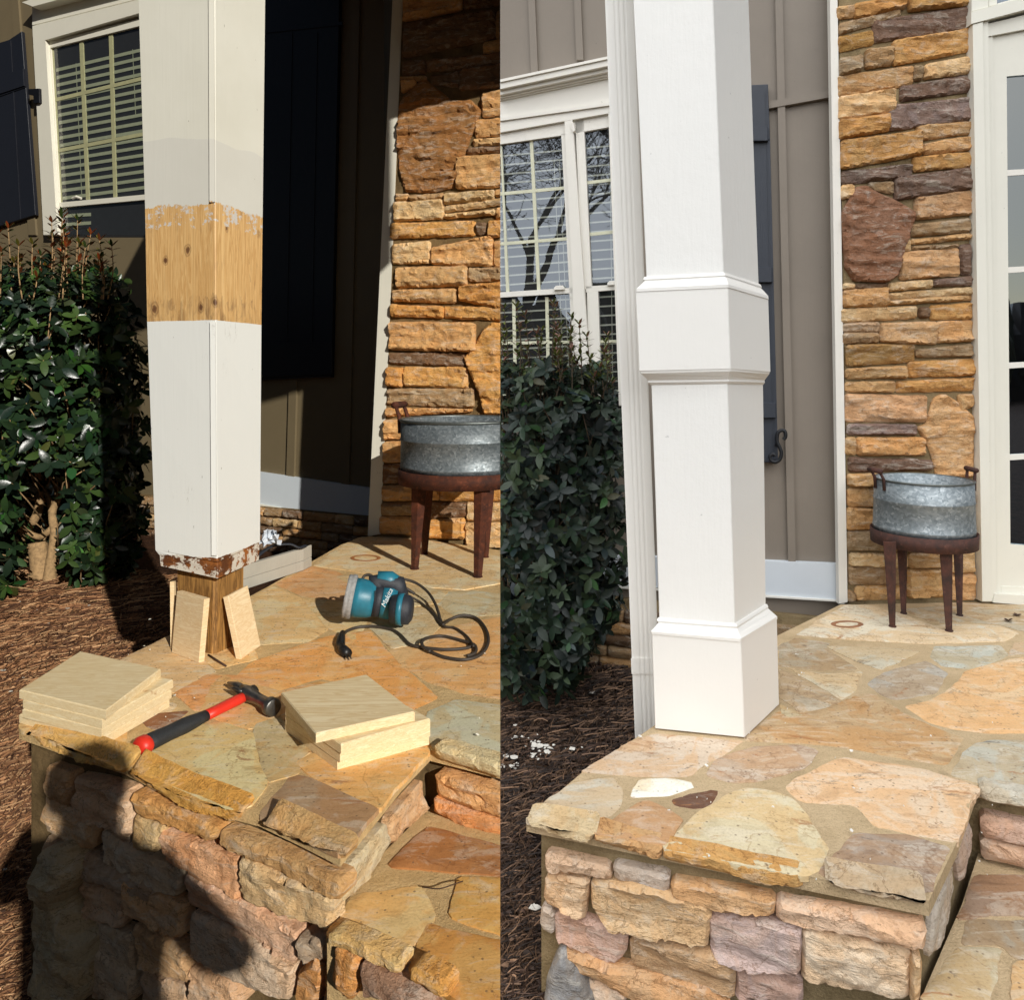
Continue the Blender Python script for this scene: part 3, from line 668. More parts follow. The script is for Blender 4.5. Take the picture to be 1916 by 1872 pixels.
rail([([(614,1748),(744,1802),(742,1828),(612,1768)],(210,180,122)),([(768,1814),(832,1848),(832,1875),(764,1834)],(206,154,84)),([(672,1806),(790,1856),(820,1890),(680,1862)],(170,138,116)),([(622,1778),(664,1800),(668,1850),(650,1880),(618,1850)],(200,146,86))],
     WTL_, MM['wall'], porch, 'step_stones', .02, .015, .01, .016, .003, 300)
mb = MB(); c_ = FL(657, 1056); 
# rust ring on the paving
rr = MB(); pts = [FL(684 + 25 * math.cos(a) , 1044.5 + 5.2 * math.sin(a), PZ + .002) for a in [i * math.pi / 16 for i in range(33)]]
rr.tube(pts, .011, 6, caps=False, flat=.15); rr.build('rust_ring', plain('rust_stain', (176, 112, 58), .9, bump=0), porch)

# ---- the stripped column
def ring(L3, yl, yc, yr, k=1.0):
    l = P(L3[0][0], L3[0][1], yl * k); c = P(L3[1][0], L3[1][1], yc * k); r = P(L3[2][0], L3[2][1], yr * k)
    b = Vector((l.x + r.x - c.x, l.y + r.y - c.y, (l.z + r.z) / 2)); return [l, c, r, b]
def loft(rings, bev=0.004):
    m_ = MB(); n = 8; vs = []
    for rg in rings:
        for i in range(4):
            p = rg[i]; a = (rg[(i - 1) % 4] - p).normalized(); b = (rg[(i + 1) % 4] - p).normalized()
            vs += [p + a * bev, p + b * bev]
    fs = []
    for k in range(len(rings) - 1):
        for i in range(n): fs.append((k * n + i, k * n + (i + 1) % n, (k + 1) * n + (i + 1) % n, (k + 1) * n + i))
    fs += [tuple(range(n)), tuple(range((len(rings) - 1) * n, len(rings) * n))]
    m_.add(vs, fs); return m_
m = M('stripped_column', 0.5, spec=0.4)
X = m.xyz(); nz = m.noise(14, 8, 0.75); z = m.math('ADD', X[2], m.math('MULTIPLY', m.math('SUBTRACT', nz, 0.5), 0.075))
inb = m.math('MULTIPLY', m.math('LESS_THAN', z, 2.128), m.math('GREATER_THAN', m.math('ADD', X[2], m.math('MULTIPLY', m.math('SUBTRACT', nz, .5), .008)), 1.698))
low = m.math('LESS_THAN', m.math('ADD', X[2], m.math('MULTIPLY', m.math('SUBTRACT', nz, 0.5), 0.03)), 0.822)
co = m.co((13, 13, .55)); w = m.noise(3.0, 7, 0.6, co, 1.6); gr = m.noise(11, 5, 0.7, co)
wood = m.mix(m.ramp(w, [(0.36, 0.0), (0.47, 0.9), (0.52, 0.1), (0.62, 0.8), (0.7, 0.1)]), rgb((222, 184, 126)), rgb((190, 144, 86)))
wood = m.mix(m.ramp(gr, [(0.55, 0.0), (0.72, 0.4)]), wood, rgb((140, 100, 56)))
wood = m.mix(m.ramp(m.noise(5, 6, 0.7, m.co((5, 5, 1.0))), [(0.56, 0.0), (0.72, 0.6)]), wood, rgb((136, 106, 78)))
kn = m.noise(11, 4, 0.6, m.co((1, 1, .45)), .4); wood = m.mix(m.ramp(kn, [(0.70, 0.0), (0.75, 0.85)]), wood, rgb((92, 50, 28)))
def knot(px, py, Y, r):
    p = P(px, py, Y); g = m.n('ShaderNodeNewGeometry'); s_ = m.n('ShaderNodeVectorMath', operation='SUBTRACT'); m.L(g.outputs['Position'], s_.inputs[0]); s_.inputs[1].default_value = p
    k_ = m.n('ShaderNodeVectorMath', operation='MULTIPLY'); m.L(s_.outputs[0], k_.inputs[0]); k_.inputs[1].default_value = (1, 1, .62)
    l = m.n('ShaderNodeVectorMath', operation='LENGTH'); m.L(k_.outputs[0], l.inputs[0])
    return m.math('DIVIDE', m.math('ADD', l.outputs['Value'], m.math('MULTIPLY', m.math('SUBTRACT', m.noise(45, 4, .6), .5), .012)), r)
for kx, ky, kY, kr in ((352, 468, 2.78, .017), (310, 488, 2.80, .013), (478, 440, 2.99, .020), (459, 492, 2.93, .012), (376, 575, 2.765, .014), (289, 578, 2.81, .020), (402, 566, 2.752, .015), (424, 428, 2.81, .011), (436, 573, 2.86, .013)):
    d_ = knot(kx, ky, kY, kr); wood = m.mix(m.ramp(d_, [(0.0, .95), (0.45, .8), (0.62, .15), (0.8, .45), (1.0, 0.0)]), wood, rgb((84, 48, 30)))
stz = m.ramp(m.noise(7, 6, .7, m.co((5, 5, 1.6)), .8), [(.46, 0.0), (.66, .55)])
wood = m.mix(m.math('MULTIPLY', stz, m.ramp(X[2], [(.0, 0.0), (1.0, 0.0)]) if False else m.math('LESS_THAN', X[2], m.math('ADD', 1.70, m.math('MULTIPLY', m.noise(20, 3, .6, m.co((3, 3, .6))), .16)))), wood, rgb((92, 66, 48)))
wht = m.ramp(m.noise(24, 7, 0.75), [(0.53, 0.0), (0.56, 1.0)])
edge = m.math('GREATER_THAN', z, 2.05)
wood = m.mix(m.math('MULTIPLY', wht, edge), wood, rgb((200, 196, 190)))
pc = m.mix(m.ramp(m.noise(3, 6, 0.6), [(0.4, 0.0), (0.7, 0.25)]), rgb((222, 222, 214)), rgb((186, 184, 170)))
old = m.math('GREATER_THAN', m.math('ADD', X[2], m.math('MULTIPLY', m.noise(3, 2, .5), .10)), 2.42)
pc = m.mix(old, m.mix(.55, pc, rgb((196, 192, 180))), m.mix(.3, pc, rgb((206, 198, 170))))
pc = m.mix(m.math('LESS_THAN', X[2], 1.9), pc, rgb((224, 225, 220)))
pc = m.mix(m.ramp(m.noise(60, 3, .5, m.co((1, 1, .35))), [(.735, 0.0), (.76, .7)]), pc, rgb((118, 108, 92)))
cr = m.math('ABSOLUTE', m.math('SUBTRACT', m.noise(5, 6, .7, m.co((3, 3, .35))), .5)); pc = m.mix(m.math('MULTIPLY', m.ramp(cr, [(0.0, .6), (.006, 0.0)]), m.ramp(m.noise(3.3, 2, .5), [(.62, 0.0), (.66, 1.0)])), pc, rgb((120, 110, 96)))
rot = m.mix(m.ramp(m.noise(12, 7, 0.75), [(0.4, 0.0), (0.55, 1.0)]), rgb((150, 92, 44)), rgb((92, 54, 30)))
rot = m.mix(m.ramp(m.noise(16, 7, 0.75), [(0.50, 0.0), (0.53, 1.0)]), rot, rgb((205, 198, 184)))
c = m.mix(inb, pc, wood); c = m.mix(low, c, rot); m.col(c)
h = m.math('ADD', m.math('MULTIPLY', m.noise(1, 4, .6, m.co((80, 80, 4))), .4), m.math('MULTIPLY', inb, -1.5))
h = m.math('ADD', h, m.math('MULTIPLY', m.math('ADD', low, inb), m.math('MULTIPLY', w, 1.2))); h = m.math('ADD', h, m.math('MULTIPLY', low, -1.0)); m.bump(h, 0.25, 0.005)
strip_mat = m.m
col = thing('porch_column', 'square white porch column with a bare wood band and cut away rotten base', 'column', (-1.1, 2.9, PZ))
YL, YC, YR = 2.82, 2.75, 3.01
def cL(y, ys=None):       # column outline by pixel row
    f = lambda pts: float(np.interp(y, [p[0] for p in pts], [p[1] for p in pts]))
    return [(f([(-260, 250), (0, 258), (378, 270), (600, 274), (1030, 290)]), y if ys is None else ys[0]), (f([(-260, 400), (0, 402), (500, 403), (1080, 407)]), y if ys is None else ys[1]), (f([(-260, 500), (0, 497), (600, 490), (1045, 487)]), y if ys is None else ys[2])]
rg = [ring(cL(y), YL, YC, YR) for y in (-260, 0, 150, 300, 384, 600, 800, 960)]
mb_ = loft(rg + [ring(cL(1020, (1028, 1052, 1014)), YL, YC, YR), ring([(290, 1030), (407, 1054), (486, 1016)], YL, YC * 1.004, YR), ring([(298, 1040), (407, 1070), (486, 1030)], YL, YC * 1.004, YR), ring([(299, 1059), (407, 1083), (485, 1048)], YL, YC * 1.005, YR)], .003)
mb_.build('casing', strip_mat, col)
mb = MB()                                                    # narrow corner strip on the casing
for y0, y1 in ((-250, 378), (602, 1040)):
    pp = [(cL(y0)[1][0] - 11, y0), (cL(y0)[1][0] - 1, y0), (cL(y1)[1][0] - 1, y1), (cL(y1)[1][0] - 11, y1)]
    mb.prism([P(x, y, YC - .004) for x, y in pp], (0, .006, 0))
mb.build('corner_bead', strip_mat, col)
pmat = wood_mat('weathered_post', (172, 128, 70), (84, 56, 28), (44, 28, 16), (12, 12, .8))
rg = [ring([(327, 1040), (403, 1060), (460, 1040)], 2.86, 2.80, 2.94), ring([(328, 1130), (402, 1150), (459, 1130)], 2.86, 2.80, 2.94)]
yb = [HZ + F * (EZ - PZ) / v for v in (2.86, 2.80, 2.94)]
rg.append(ring([(330, yb[0]), (401, yb[1]), (457, yb[2])], 2.86, 2.80, 2.94))
loft(rg, .012).build('post', pmat, col)

# ---- cut boards
pine = wood_mat('cut_pine', (242, 224, 184), (222, 194, 142), (170, 120, 70), (1.0, 12, 44), (0, 0, -.62))
pine2 = wood_mat('cut_pine_pale', (242, 224, 184), (218, 188, 136), (170, 120, 70), (1.0, 12, 44), (0, 0, -.3))
pine3 = wood_mat('cut_pine_upright', (240, 218, 178), (222, 188, 138), (170, 110, 60), (3, 3, 24), (0, 0, 0))
def flat_board(px, zt, th, mat, label, r=.003):
    ps = [FL(x, y, zt) for x, y in px]; m_ = MB(); m_.bev(ps, (0, 0, -th), r)
    return tag(m_.build('wood_board', mat), label, 'board', 'short pine boards cut for the column')
TB = .0268
for i, (px, lab) in enumerate([([(36,1291),(150,1219),(301,1252),(198,1330)], 'pale pine board lying topmost on the left hand stack'), ([(43,1309),(160,1238),(324,1272),(191,1347)], 'pine board second from the top of the left hand stack'),
      ([(42,1327),(160,1250),(321,1291),(190,1364)], 'pine board third from the top of the left hand stack'), ([(36,1337),(160,1268),(317,1308),(191,1381)], 'pine board at the bottom of the left hand stack')]):
    flat_board(px, PZ + TB * (4 - i) - .0006 * (i > -1), TB - .0008, pine, lab)
for i, (px, lab) in enumerate([([(526,1296),(686,1262),(776,1332),(591,1373)], 'pale pine board lying skewed on top of the right hand stack'), ([(534,1322),(690,1280),(805,1345),(638,1393)], 'knotty pine board second from the top of the right hand stack'),
      ([(534,1338),(690,1296),(805,1361),(636,1409)], 'pine board third from the top of the right hand stack'), ([(533,1352),(690,1310),(803,1377),(631,1424)], 'pine board at the bottom of the right hand stack')]):
    flat_board(px, PZ + TB * (4 - i) - .0006, TB - .0008, pine2, lab)
def lean_board(top, bot, ytop, label, th=.022):              # bottom corners stand on the paving
    tl, tr = top; bl = FL(*bot[0], PZ + .001); br = FL(*bot[1], PZ + .001)
    a = P(tl[0], tl[1], ytop[0]); b = br + (a - bl); fr = [a, b, br, bl]
    nrm = (b - a).cross(bl - a).normalized()
    if nrm.y < 0: nrm = -nrm
    m_ = MB(); m_.bev(fr, nrm * th, .0015); return tag(m_.build('wood_board', pine3), label, 'board', 'short pine boards cut for the column')
lean_board([(331, 1107), (390, 1118)], [(321, 1222), (372, 1241)], (2.815, 2.765), 'pine board leaning on the left face of the bare post')
lean_board([(427, 1115), (461, 1094)], [(452, 1234), (488, 1209)], (2.80, 2.90), 'pine board leaning on the right face of the bare post')
lean_board([(318, 1089), (326, 1089)], [(319, 1215), (327, 1215)], (2.88, 2.885), 'pine board seen edge on behind the leaning one left of the post')

tm_ = plain('dead_twig', (74, 50, 34), .8)
mb = MB(); mb.tube([FL(390, 1226, PZ + .004), FL(404, 1235, PZ + .010), FL(423, 1247, PZ + .004)], .0035, 6); tag(mb.build('twig', tm_, None, True), 'short dark twig on the paving beside the bare post', 'twig')
mb = MB(); mb.tube(smooth_path([FL(790, 1661, PZ - .158), FL(822, 1664, PZ - .150), FL(848, 1656, PZ - .146), FL(866, 1650, PZ - .156)], 4), .0014, 6); tag(mb.build('twig', tm_, None, True), 'thin curved twig on the lower step', 'twig')
# ---- hammer
ham = thing('hammer', 'claw hammer with red and black rubber grip lying on the paving', 'hammer', FL(385, 1350))
zz = PZ + .024
g0, g1, g2 = FL(270, 1394, zz + .006), FL(385, 1340, zz), FL(462, 1302, zz + .004)
black = plain('black_rubber', (44, 46, 48), .6, var=.3, sc=60, bump=.5); red = plain('red_rubber', (226, 52, 34), .45, var=.15, bump=.1)
steel = plain('forged_steel', (116, 114, 110), .38, .85, var=.5, sc=14, bump=.3)
def lin(a, b, n): return [a + (b - a) * (i / (n - 1)) for i in range(n)]
mb = MB(); mb.tube(lin(g0, g1, 9), [.026, .027, .026, .0245, .025, .026, .024, .021, .019], 16, flat=.85); mb.build('grip', black, ham, True)
mb = MB(); d = (g0 - g1).normalized(); mb.tube([g0 + d * .022, g0 + d * .012, g0 - d * .006, g0 - d * .012], [.020, .031, .031, .026], 16, flat=.8); mb.build('end_cap', red, ham, True)
mb = MB(); mb.tube(lin(g1 - (g2 - g1) * .03, g2, 5), [.019, .0185, .019, .0195, .018], 14, flat=.8); mb.build('handle', red, ham, True)
hz = zz + .008; h0, h1, h2 = FL(511, 1325, hz), FL(484, 1309, hz), FL(462, 1298, hz)
mb = MB(); dd = (h0 - h1).normalized()
mb.tube([h0 + dd * .004, h0 + dd * .001, h0 - dd * .022, h0 - dd * .03, h1, h2, h2 - dd * .03], [.023, .027, .027, .019, .017, .024, .020], 16)
mb.tube([g2 - (g2 - g1).normalized() * .004, g2 + (g2 - g1).normalized() * .03], [.024, .023], 12)
for s_ in (-1, 1):
    e1, e2, e3 = FL(453, 1292 + s_ * 4, hz + .006), FL(442, 1286 + s_ * 5, hz + .010), FL(427, 1283 + s_ * 5, hz - .004)
    mb.tube([h2 - dd * .012, e1, e2, e3], [.016, .014, .0115, .005], 8, flat=.7)
mb.build('head', steel, ham, True)

# ---- sander
san = thing('orbital_sander', 'teal and black electric sander lying on its side', 'sander', FL(700, 1170))
teal = plain('teal_plastic', (38, 118, 140), .42, var=.25, sc=20, bump=.1); dkp = plain('dark_plastic', (44, 48, 56), .55, var=.3, sc=50, bump=.4); gry = plain('sanding_pad', (160, 160, 158), .8, var=.3, sc=70, bump=.5)
A = P(658, 1117, 3.10); B_ = P(772, 1134, 3.13); ax = (B_ - A); Ls = ax.length; ax.normalize()
def san_lathe(name, mat, prof, parent=san):
    m_ = MB(); m_.lathe(A, ax, [(t * Ls, r) for t, r in prof], 36); return m_.build(name, mat, parent, False if name == 'body' else True)
san_lathe('pad', gry, [(-.10, 0), (-.10, .086), (-.06, .089), (-.045, .086), (-.03, .090), (.02, .090), (.04, .085), (.04, 0)])
bd = san_lathe('skirt', teal, [(.04, 0), (.04, .078), (.12, .079), (.30, .074), (.37, .066), (.37, 0)])
san_lathe('vent_ring', dkp, [(.365, 0), (.365, .067), (.46, .066), (.50, .062), (.50, 0)])
san_lathe('motor_band', teal, [(.49, 0), (.49, .066), (.60, .068), (.72, .064), (.73, 0)])
san_lathe('motor_housing', dkp, [(.72, 0), (.72, .062), (.80, .060), (.86, .048), (.86, 0)])
mb = MB(); up = Vector((0, 0, 1)); c0 = A + ax * (Ls * .62); top = c0 + Vector((0, .02, .070))
mb.tube([c0 + Vector((0, 0, .03)) - ax * .05, top - ax * .06, top - ax * .02, top + ax * .03, c0 + ax * .05 + Vector((0, 0, .03))], [.035, .040, .043, .042, .032], 14); mb.build('switch_grip', dkp, san, True)
mb = MB(); mb.tube([top - ax * .055 + Vector((0, 0, .012)), top + Vector((0, 0, .016)), top + ax * .03 + Vector((0, 0, .008))], [.034, .038, .030], 14); mb.build('grip_cover', teal, san, True)
D0 = P(741, 1140, 3.06); D1 = P(771, 1118, 3.10)
mb = MB(); mb.lathe(D0, ax + Vector((0, -.15, .12)), [(-.02, 0), (-.02, .054), (0.02, .062), (.055, .058), (.068, .04), (.068, 0)], 30); db = mb.build('dust_cap', dkp, san, True)
mb = MB(); mb.lathe(D0, ax + Vector((0, -.15, .12)), [(.008, .0), (.008, .063), (.03, .064), (.03, .0)], 30); mb.build('cap_band', teal, san, True)
for k in range(3):
    mb = MB()
    for j in range(7): 
        q_ = A + ax * Ls * (.39 + .04 * k); an = -2.3 + j * .28
        r_ = .0665; v = Vector((0, math.sin(an) * .0 - math.cos(an + 1.57) * 0 - r_ * math.cos(an * .6 + .9), r_ * math.sin(-an * .6 - .4)))
        mb.tube([q_ + v, q_ + v * 1.02], .0035, 6)
    if k == 1: mb.build('vent_holes', black, san)
cv = bpy.data.curves.new('brand_mark', 'FONT'); cv.body = 'Makita'; cv.size = .029; cv.extrude = .0006; cv.align_x = 'CENTER'; cv.align_y = 'CENTER'; cv.shear = .3
to = bpy.data.objects.new('brand_mark', cv); COL_L.objects.link(to); C.view_layer.update()
dg = C.evaluated_depsgraph_get(); tm = bpy.data.meshes.new_from_object(to.evaluated_get(dg)); bpy.data.objects.remove(to)
cen = A + ax * Ls * .605; nv = Vector((0.05, -0.86, .50)).normalized(); xv = (up - nv * up.dot(nv)).normalized(); xv = (xv * .93 + ax * .37).normalized(); xv = (xv - nv * xv.dot(nv)).normalized(); yv = nv.cross(xv)
mt = Matrix((xv, yv, nv)).transposed().to_4x4(); mt.translation = cen + nv * .0695; tm.transform(mt)
tm.materials.clear(); tm.materials.append(plain('white_print', (225, 232, 232), .5, bump=0)); bo = bpy.data.objects.new('brand_mark', tm); COL_L.objects.link(bo); bo.parent = san; bo.matrix_parent_inverse = Matrix.Translation(san.location).inverted()
def fpath(px, z0=.007): return smooth_path([FL(x[0], x[1], PZ + z0 + (x[2] if len(x) > 2 else 0)) for x in px], 7)
cb = plain('cord_rubber', (62, 54, 46), .6, var=.2, bump=0)
mb = MB()
pc_ = [(698, 1092, .07), (712, 1086, .09), (740, 1082, .10), (775, 1090, .08), (800, 1108, .05), (815, 1132, .03), (824, 1160, .008), (828, 1170, 0)]
mb.tube(smooth_path([P(x, y, F * (EZ - PZ) / (y + h * 380 - HZ)) for x, y, h in pc_], 7), .0065, 8)
mb.tube(fpath([(828, 1170, .004), (842, 1160), (866, 1152, .01), (892, 1158), (910, 1180), (913, 1205), (898, 1226), (868, 1235), (830, 1230), (805, 1220)]), .0065, 8)
mb.tube(fpath([(805, 1220, .004), (790, 1208, .012), (795, 1196, .012), (826, 1191), (866, 1200), (888, 1208, .004), (889, 1222), (874, 1228)]), .0065, 8)
mb.tube(fpath([(888, 1208, .010), (868, 1214), (830, 1216), (790, 1212), (766, 1206), (748, 1188), (730, 1178), (700, 1173), (672, 1174), (650, 1181), (641, 1190)]), .0065, 8)
mb.tube(fpath([(770, 1118, .02), (790, 1130), (812, 1150), (828, 1171), (852, 1176), (874, 1192), (886, 1210, .012)]), .005, 8)
mb.tube(smooth_path([P(676, 1090, 3.12), P(682, 1078, 3.14), P(694, 1077, 3.14), P(700, 1088, 3.13)], 6), .006, 8)
mb.tube(smooth_path([P(745, 1102, 3.2), P(760, 1102, 3.22), P(776, 1112, 3.22)], 5), .006, 8)
mb.build('cord', cb, san, True)
mb = MB(); mb.tube([FL(x, y, PZ + .014) for x, y in ((641, 1184), (638, 1196), (637, 1206), (638, 1212))], [.010, .017, .018, .012], 10)
mb.tube([FL(x, y, PZ + .014) for x, y in ((638, 1210), (643, 1218), (650, 1224))], [.014, .020, .019], 10)
pg = mb.build('plug', plain('black_plastic', (20, 20, 22), .45, bump=0), san, True)
mb = MB()
for dx in (0, 7): mb.tube([FL(647 + dx, 1226, PZ + .014), FL(650 + dx, 1233, PZ + .012)], .0028, 6)
mb.build('prong', steel, pg)

# ---- tub and stand, left
def tub(axis_x, yc, ztop, zbot, rt, rb, MMx, label, hand, parts=None):
    o = (axis_x, yc, 0); t_ = thing('washtub', label, 'tub', (axis_x, yc, zbot))
    h = ztop - zbot; m_ = MB()
    m_.lathe(o, (0, 0, 1), [(zbot + .012, 0), (zbot + .012, rb * .97), (zbot, rb), (zbot + h * .10, rb * 1.002), (zbot + h * .115, rb * 1.012), (zbot + h * .13, rb * 1.002), (zbot + h * .60, (rt + rb) / 2 * .998), (zbot + h * .615, (rt + rb) / 2 * 1.010), (zbot + h * .64, (rt + rb) / 2 * 1.010), (zbot + h * .655, (rt + rb) / 2 * .998), (ztop, rt), (ztop, rt * .975), (zbot + .02, rb * .965), (zbot + .02, 0)], 96)
    m_.build('tub_body', MMx['galv'], t_, True)
    m_ = MB(); m_.tube([(axis_x + math.cos(a) * rt, yc + math.sin(a) * rt, ztop) for a in [i * math.pi / 32 for i in range(65)]], rt * .022, 8, caps=False); m_.build('rim', plain('rim_' + label[:5], (112, 118, 116), .45, .7), t_, True)
    for (an, tilt) in hand:
        rd = Vector((math.cos(an), math.sin(an), 0)); tg = Vector((-rd.y, rd.x, 0)); b = Vector((axis_x, yc, ztop)) + rd * rt * 1.01
        m_ = MB(); u = (rd * tilt + Vector((0, 0, 1))).normalized()
        for s_ in (-1, 1): m_.tube([b + tg * s_ * rt * .18 - Vector((0, 0, rt * .22)), b + tg * s_ * rt * .18 + u * rt * .04, b + tg * s_ * rt * .18 + u * rt * .24], [rt * .035, rt * .035, rt * .03], 8)
        m_.tube([b + tg * rt * .24 + u * rt * .24, b - tg * rt * .24 + u * rt * .24], rt * .055, 10)
        m_.build('handle', MMx['rust'], t_, True)
    return t_
def stand(axis_x, yc, zt, r, h, legs, MMx, label, n):
    s_ = thing('tub_stand', label, 'stand', (axis_x, yc, PZ))
    m_ = MB(); m_.lathe((axis_x, yc, 0), (0, 0, 1), [(zt - h, r * .96), (zt - h, r), (zt + .012, r * 1.01), (zt + .012, r * .985), (zt - .002, r * .975), (zt - .004, 0)], 72); m_.build('ring', MMx['rust'], s_, True)
    for (tx, ty, bx, by, Yt, w0, w1) in legs:
        bt = FL(bx, by, PZ); tp_ = P(tx, ty, Yt); dr = (bt - tp_); m_ = MB(); vs = []
        sgn = -1 if tx < n else 1
        for p, w in ((tp_, w0), (bt, w1)):
            x = Vector((1, 0, 0)) * w; y = Vector((0, 1, 0)) * w
            vs += [p - x, p - y * .5, p + x, p + x * .9 + y * .35, p + y * -.2, p - x * .9 + y * .35]
        m_.add(vs, [(i, (i + 1) % 6, (i + 1) % 6 + 6, i + 6) for i in range(6)] + [tuple(range(6)), tuple(range(6, 12))])
        m_.tube([bt + Vector((0, 0, .001)), bt + Vector((0, 0, .006))], w1 * 1.25, 10); m_.build('leg', MMx['rust'], s_)
    return s_
tub(-.262, 4.10, 1.250, .975, .345, .345, ML, 'galvanised washtub in hard sun behind the sander, on a rusty stand', [(math.pi * .93, .35), (math.pi * .07, .35)])
stand(-.262, 4.10, .975, .357, .065, [(784, 912, 776, 1066, 3.93, .040, .020), (902, 914, 894, 1081, 3.80, .042, .021), (800, 905, 794, 1038, 4.3, .036, .018), (914, 905, 908, 1044, 4.22, .036, .018)], ML,
      'rusty four legged stand throwing long hard shadows on the sunlit porch', 850)

# ---- painted trim offcuts, strap and plastic behind the column
tr = thing('trim_offcuts', 'weathered grey white trim boards piled behind the stripped column', 'trim boards', FL(520, 1090))
bl, br, be = FL(452, 1106), FL(568, 1068), FL(583, 1060)
for i, (z0, z1) in enumerate(((.002, .052), (.054, .118))):
    ps = [Vector((p.x, p.y, PZ + z1)) for p in (bl, br, be, be + (bl - br) * 1.0)]
    m_ = MB(); m_.bev([ps[0] + (bl - br) * .1, ps[1], ps[2], ps[3]], (0, 0, z0 - z1), .004); m_.build('board', paint_mat('old_trim', (172, 168, 156), .6, .3, .4), tr)
strap = MB(); strap.tube(smooth_path([Vector((p.x, p.y, PZ + .128 + h)) for p, h in ((FL(470, 1100), 0), (FL(505, 1082), .03), (FL(540, 1075), .03), (FL(560, 1072), .004), (FL(572, 1066), -.0))], 6), .012, 8, flat=.5)
tag(strap.build('black_strap', dkp, None, True), 'black plastic strap curled over the grey trim boards', 'strap')
pb = MB(); rng = random.Random(2); c_ = P(500, 1008, 3.75); vs = []; fs = []
n1, n2 = 9, 7
for i in range(n1):
    for j in range(n2):
        vs.append(c_ + Vector(((i / (n1 - 1) - .5) * .12 * (1 - .5 * j / n2), rng.uniform(-.03, .03) + .05, (j / (n2 - 1)) * .075 + rng.uniform(-.008, .008))))
for i in range(n1 - 1):
    for j in range(n2 - 1): fs.append((i * n2 + j, i * n2 + j + 1, (i + 1) * n2 + j + 1, (i + 1) * n2 + j))
vs = [v + Vector((0, 0, -.045)) for v in vs]
pb.add(vs, fs); tag(pb.build('plastic_bag', plain('film', (205, 212, 220), .25, var=.1, bump=.2)), 'crumpled clear plastic bag behind the stripped column', 'bag')

# ---- shrubs
def leaf_into(mb, base, d, up_, L, W, col, fold=.25, droop=.15):
    d = d.normalized(); side = d.cross(up_)
    if side.length < .05: side = d.cross(Vector((1, 0, 0)))
    side.normalize(); nn = side.cross(d).normalized()
    prof = [(0, .10), (.22, .72), (.5, 1.0), (.78, .72), (1.0, .02)]; vs = []
    for t, w in prof:
        c_ = base + d * (L * t) - nn * (droop * L * t * t)
        vs += [c_ + side * W * w * .5 + nn * fold * W * w * .35, c_, c_ - side * W * w * .5 + nn * fold * W * w * .35]
    fs = []
    for i in range(4): fs += [(3 * i, 3 * i + 1, 3 * i + 4, 3 * i + 3), (3 * i + 1, 3 * i + 2, 3 * i + 5, 3 * i + 4)]
    mb.add(vs, fs, col)
def rnd_dir(rng):
    z = rng.uniform(-1, 1); a = rng.uniform(0, 6.283); r = math.sqrt(1 - z * z); return Vector((r * math.cos(a), r * math.sin(a), z))
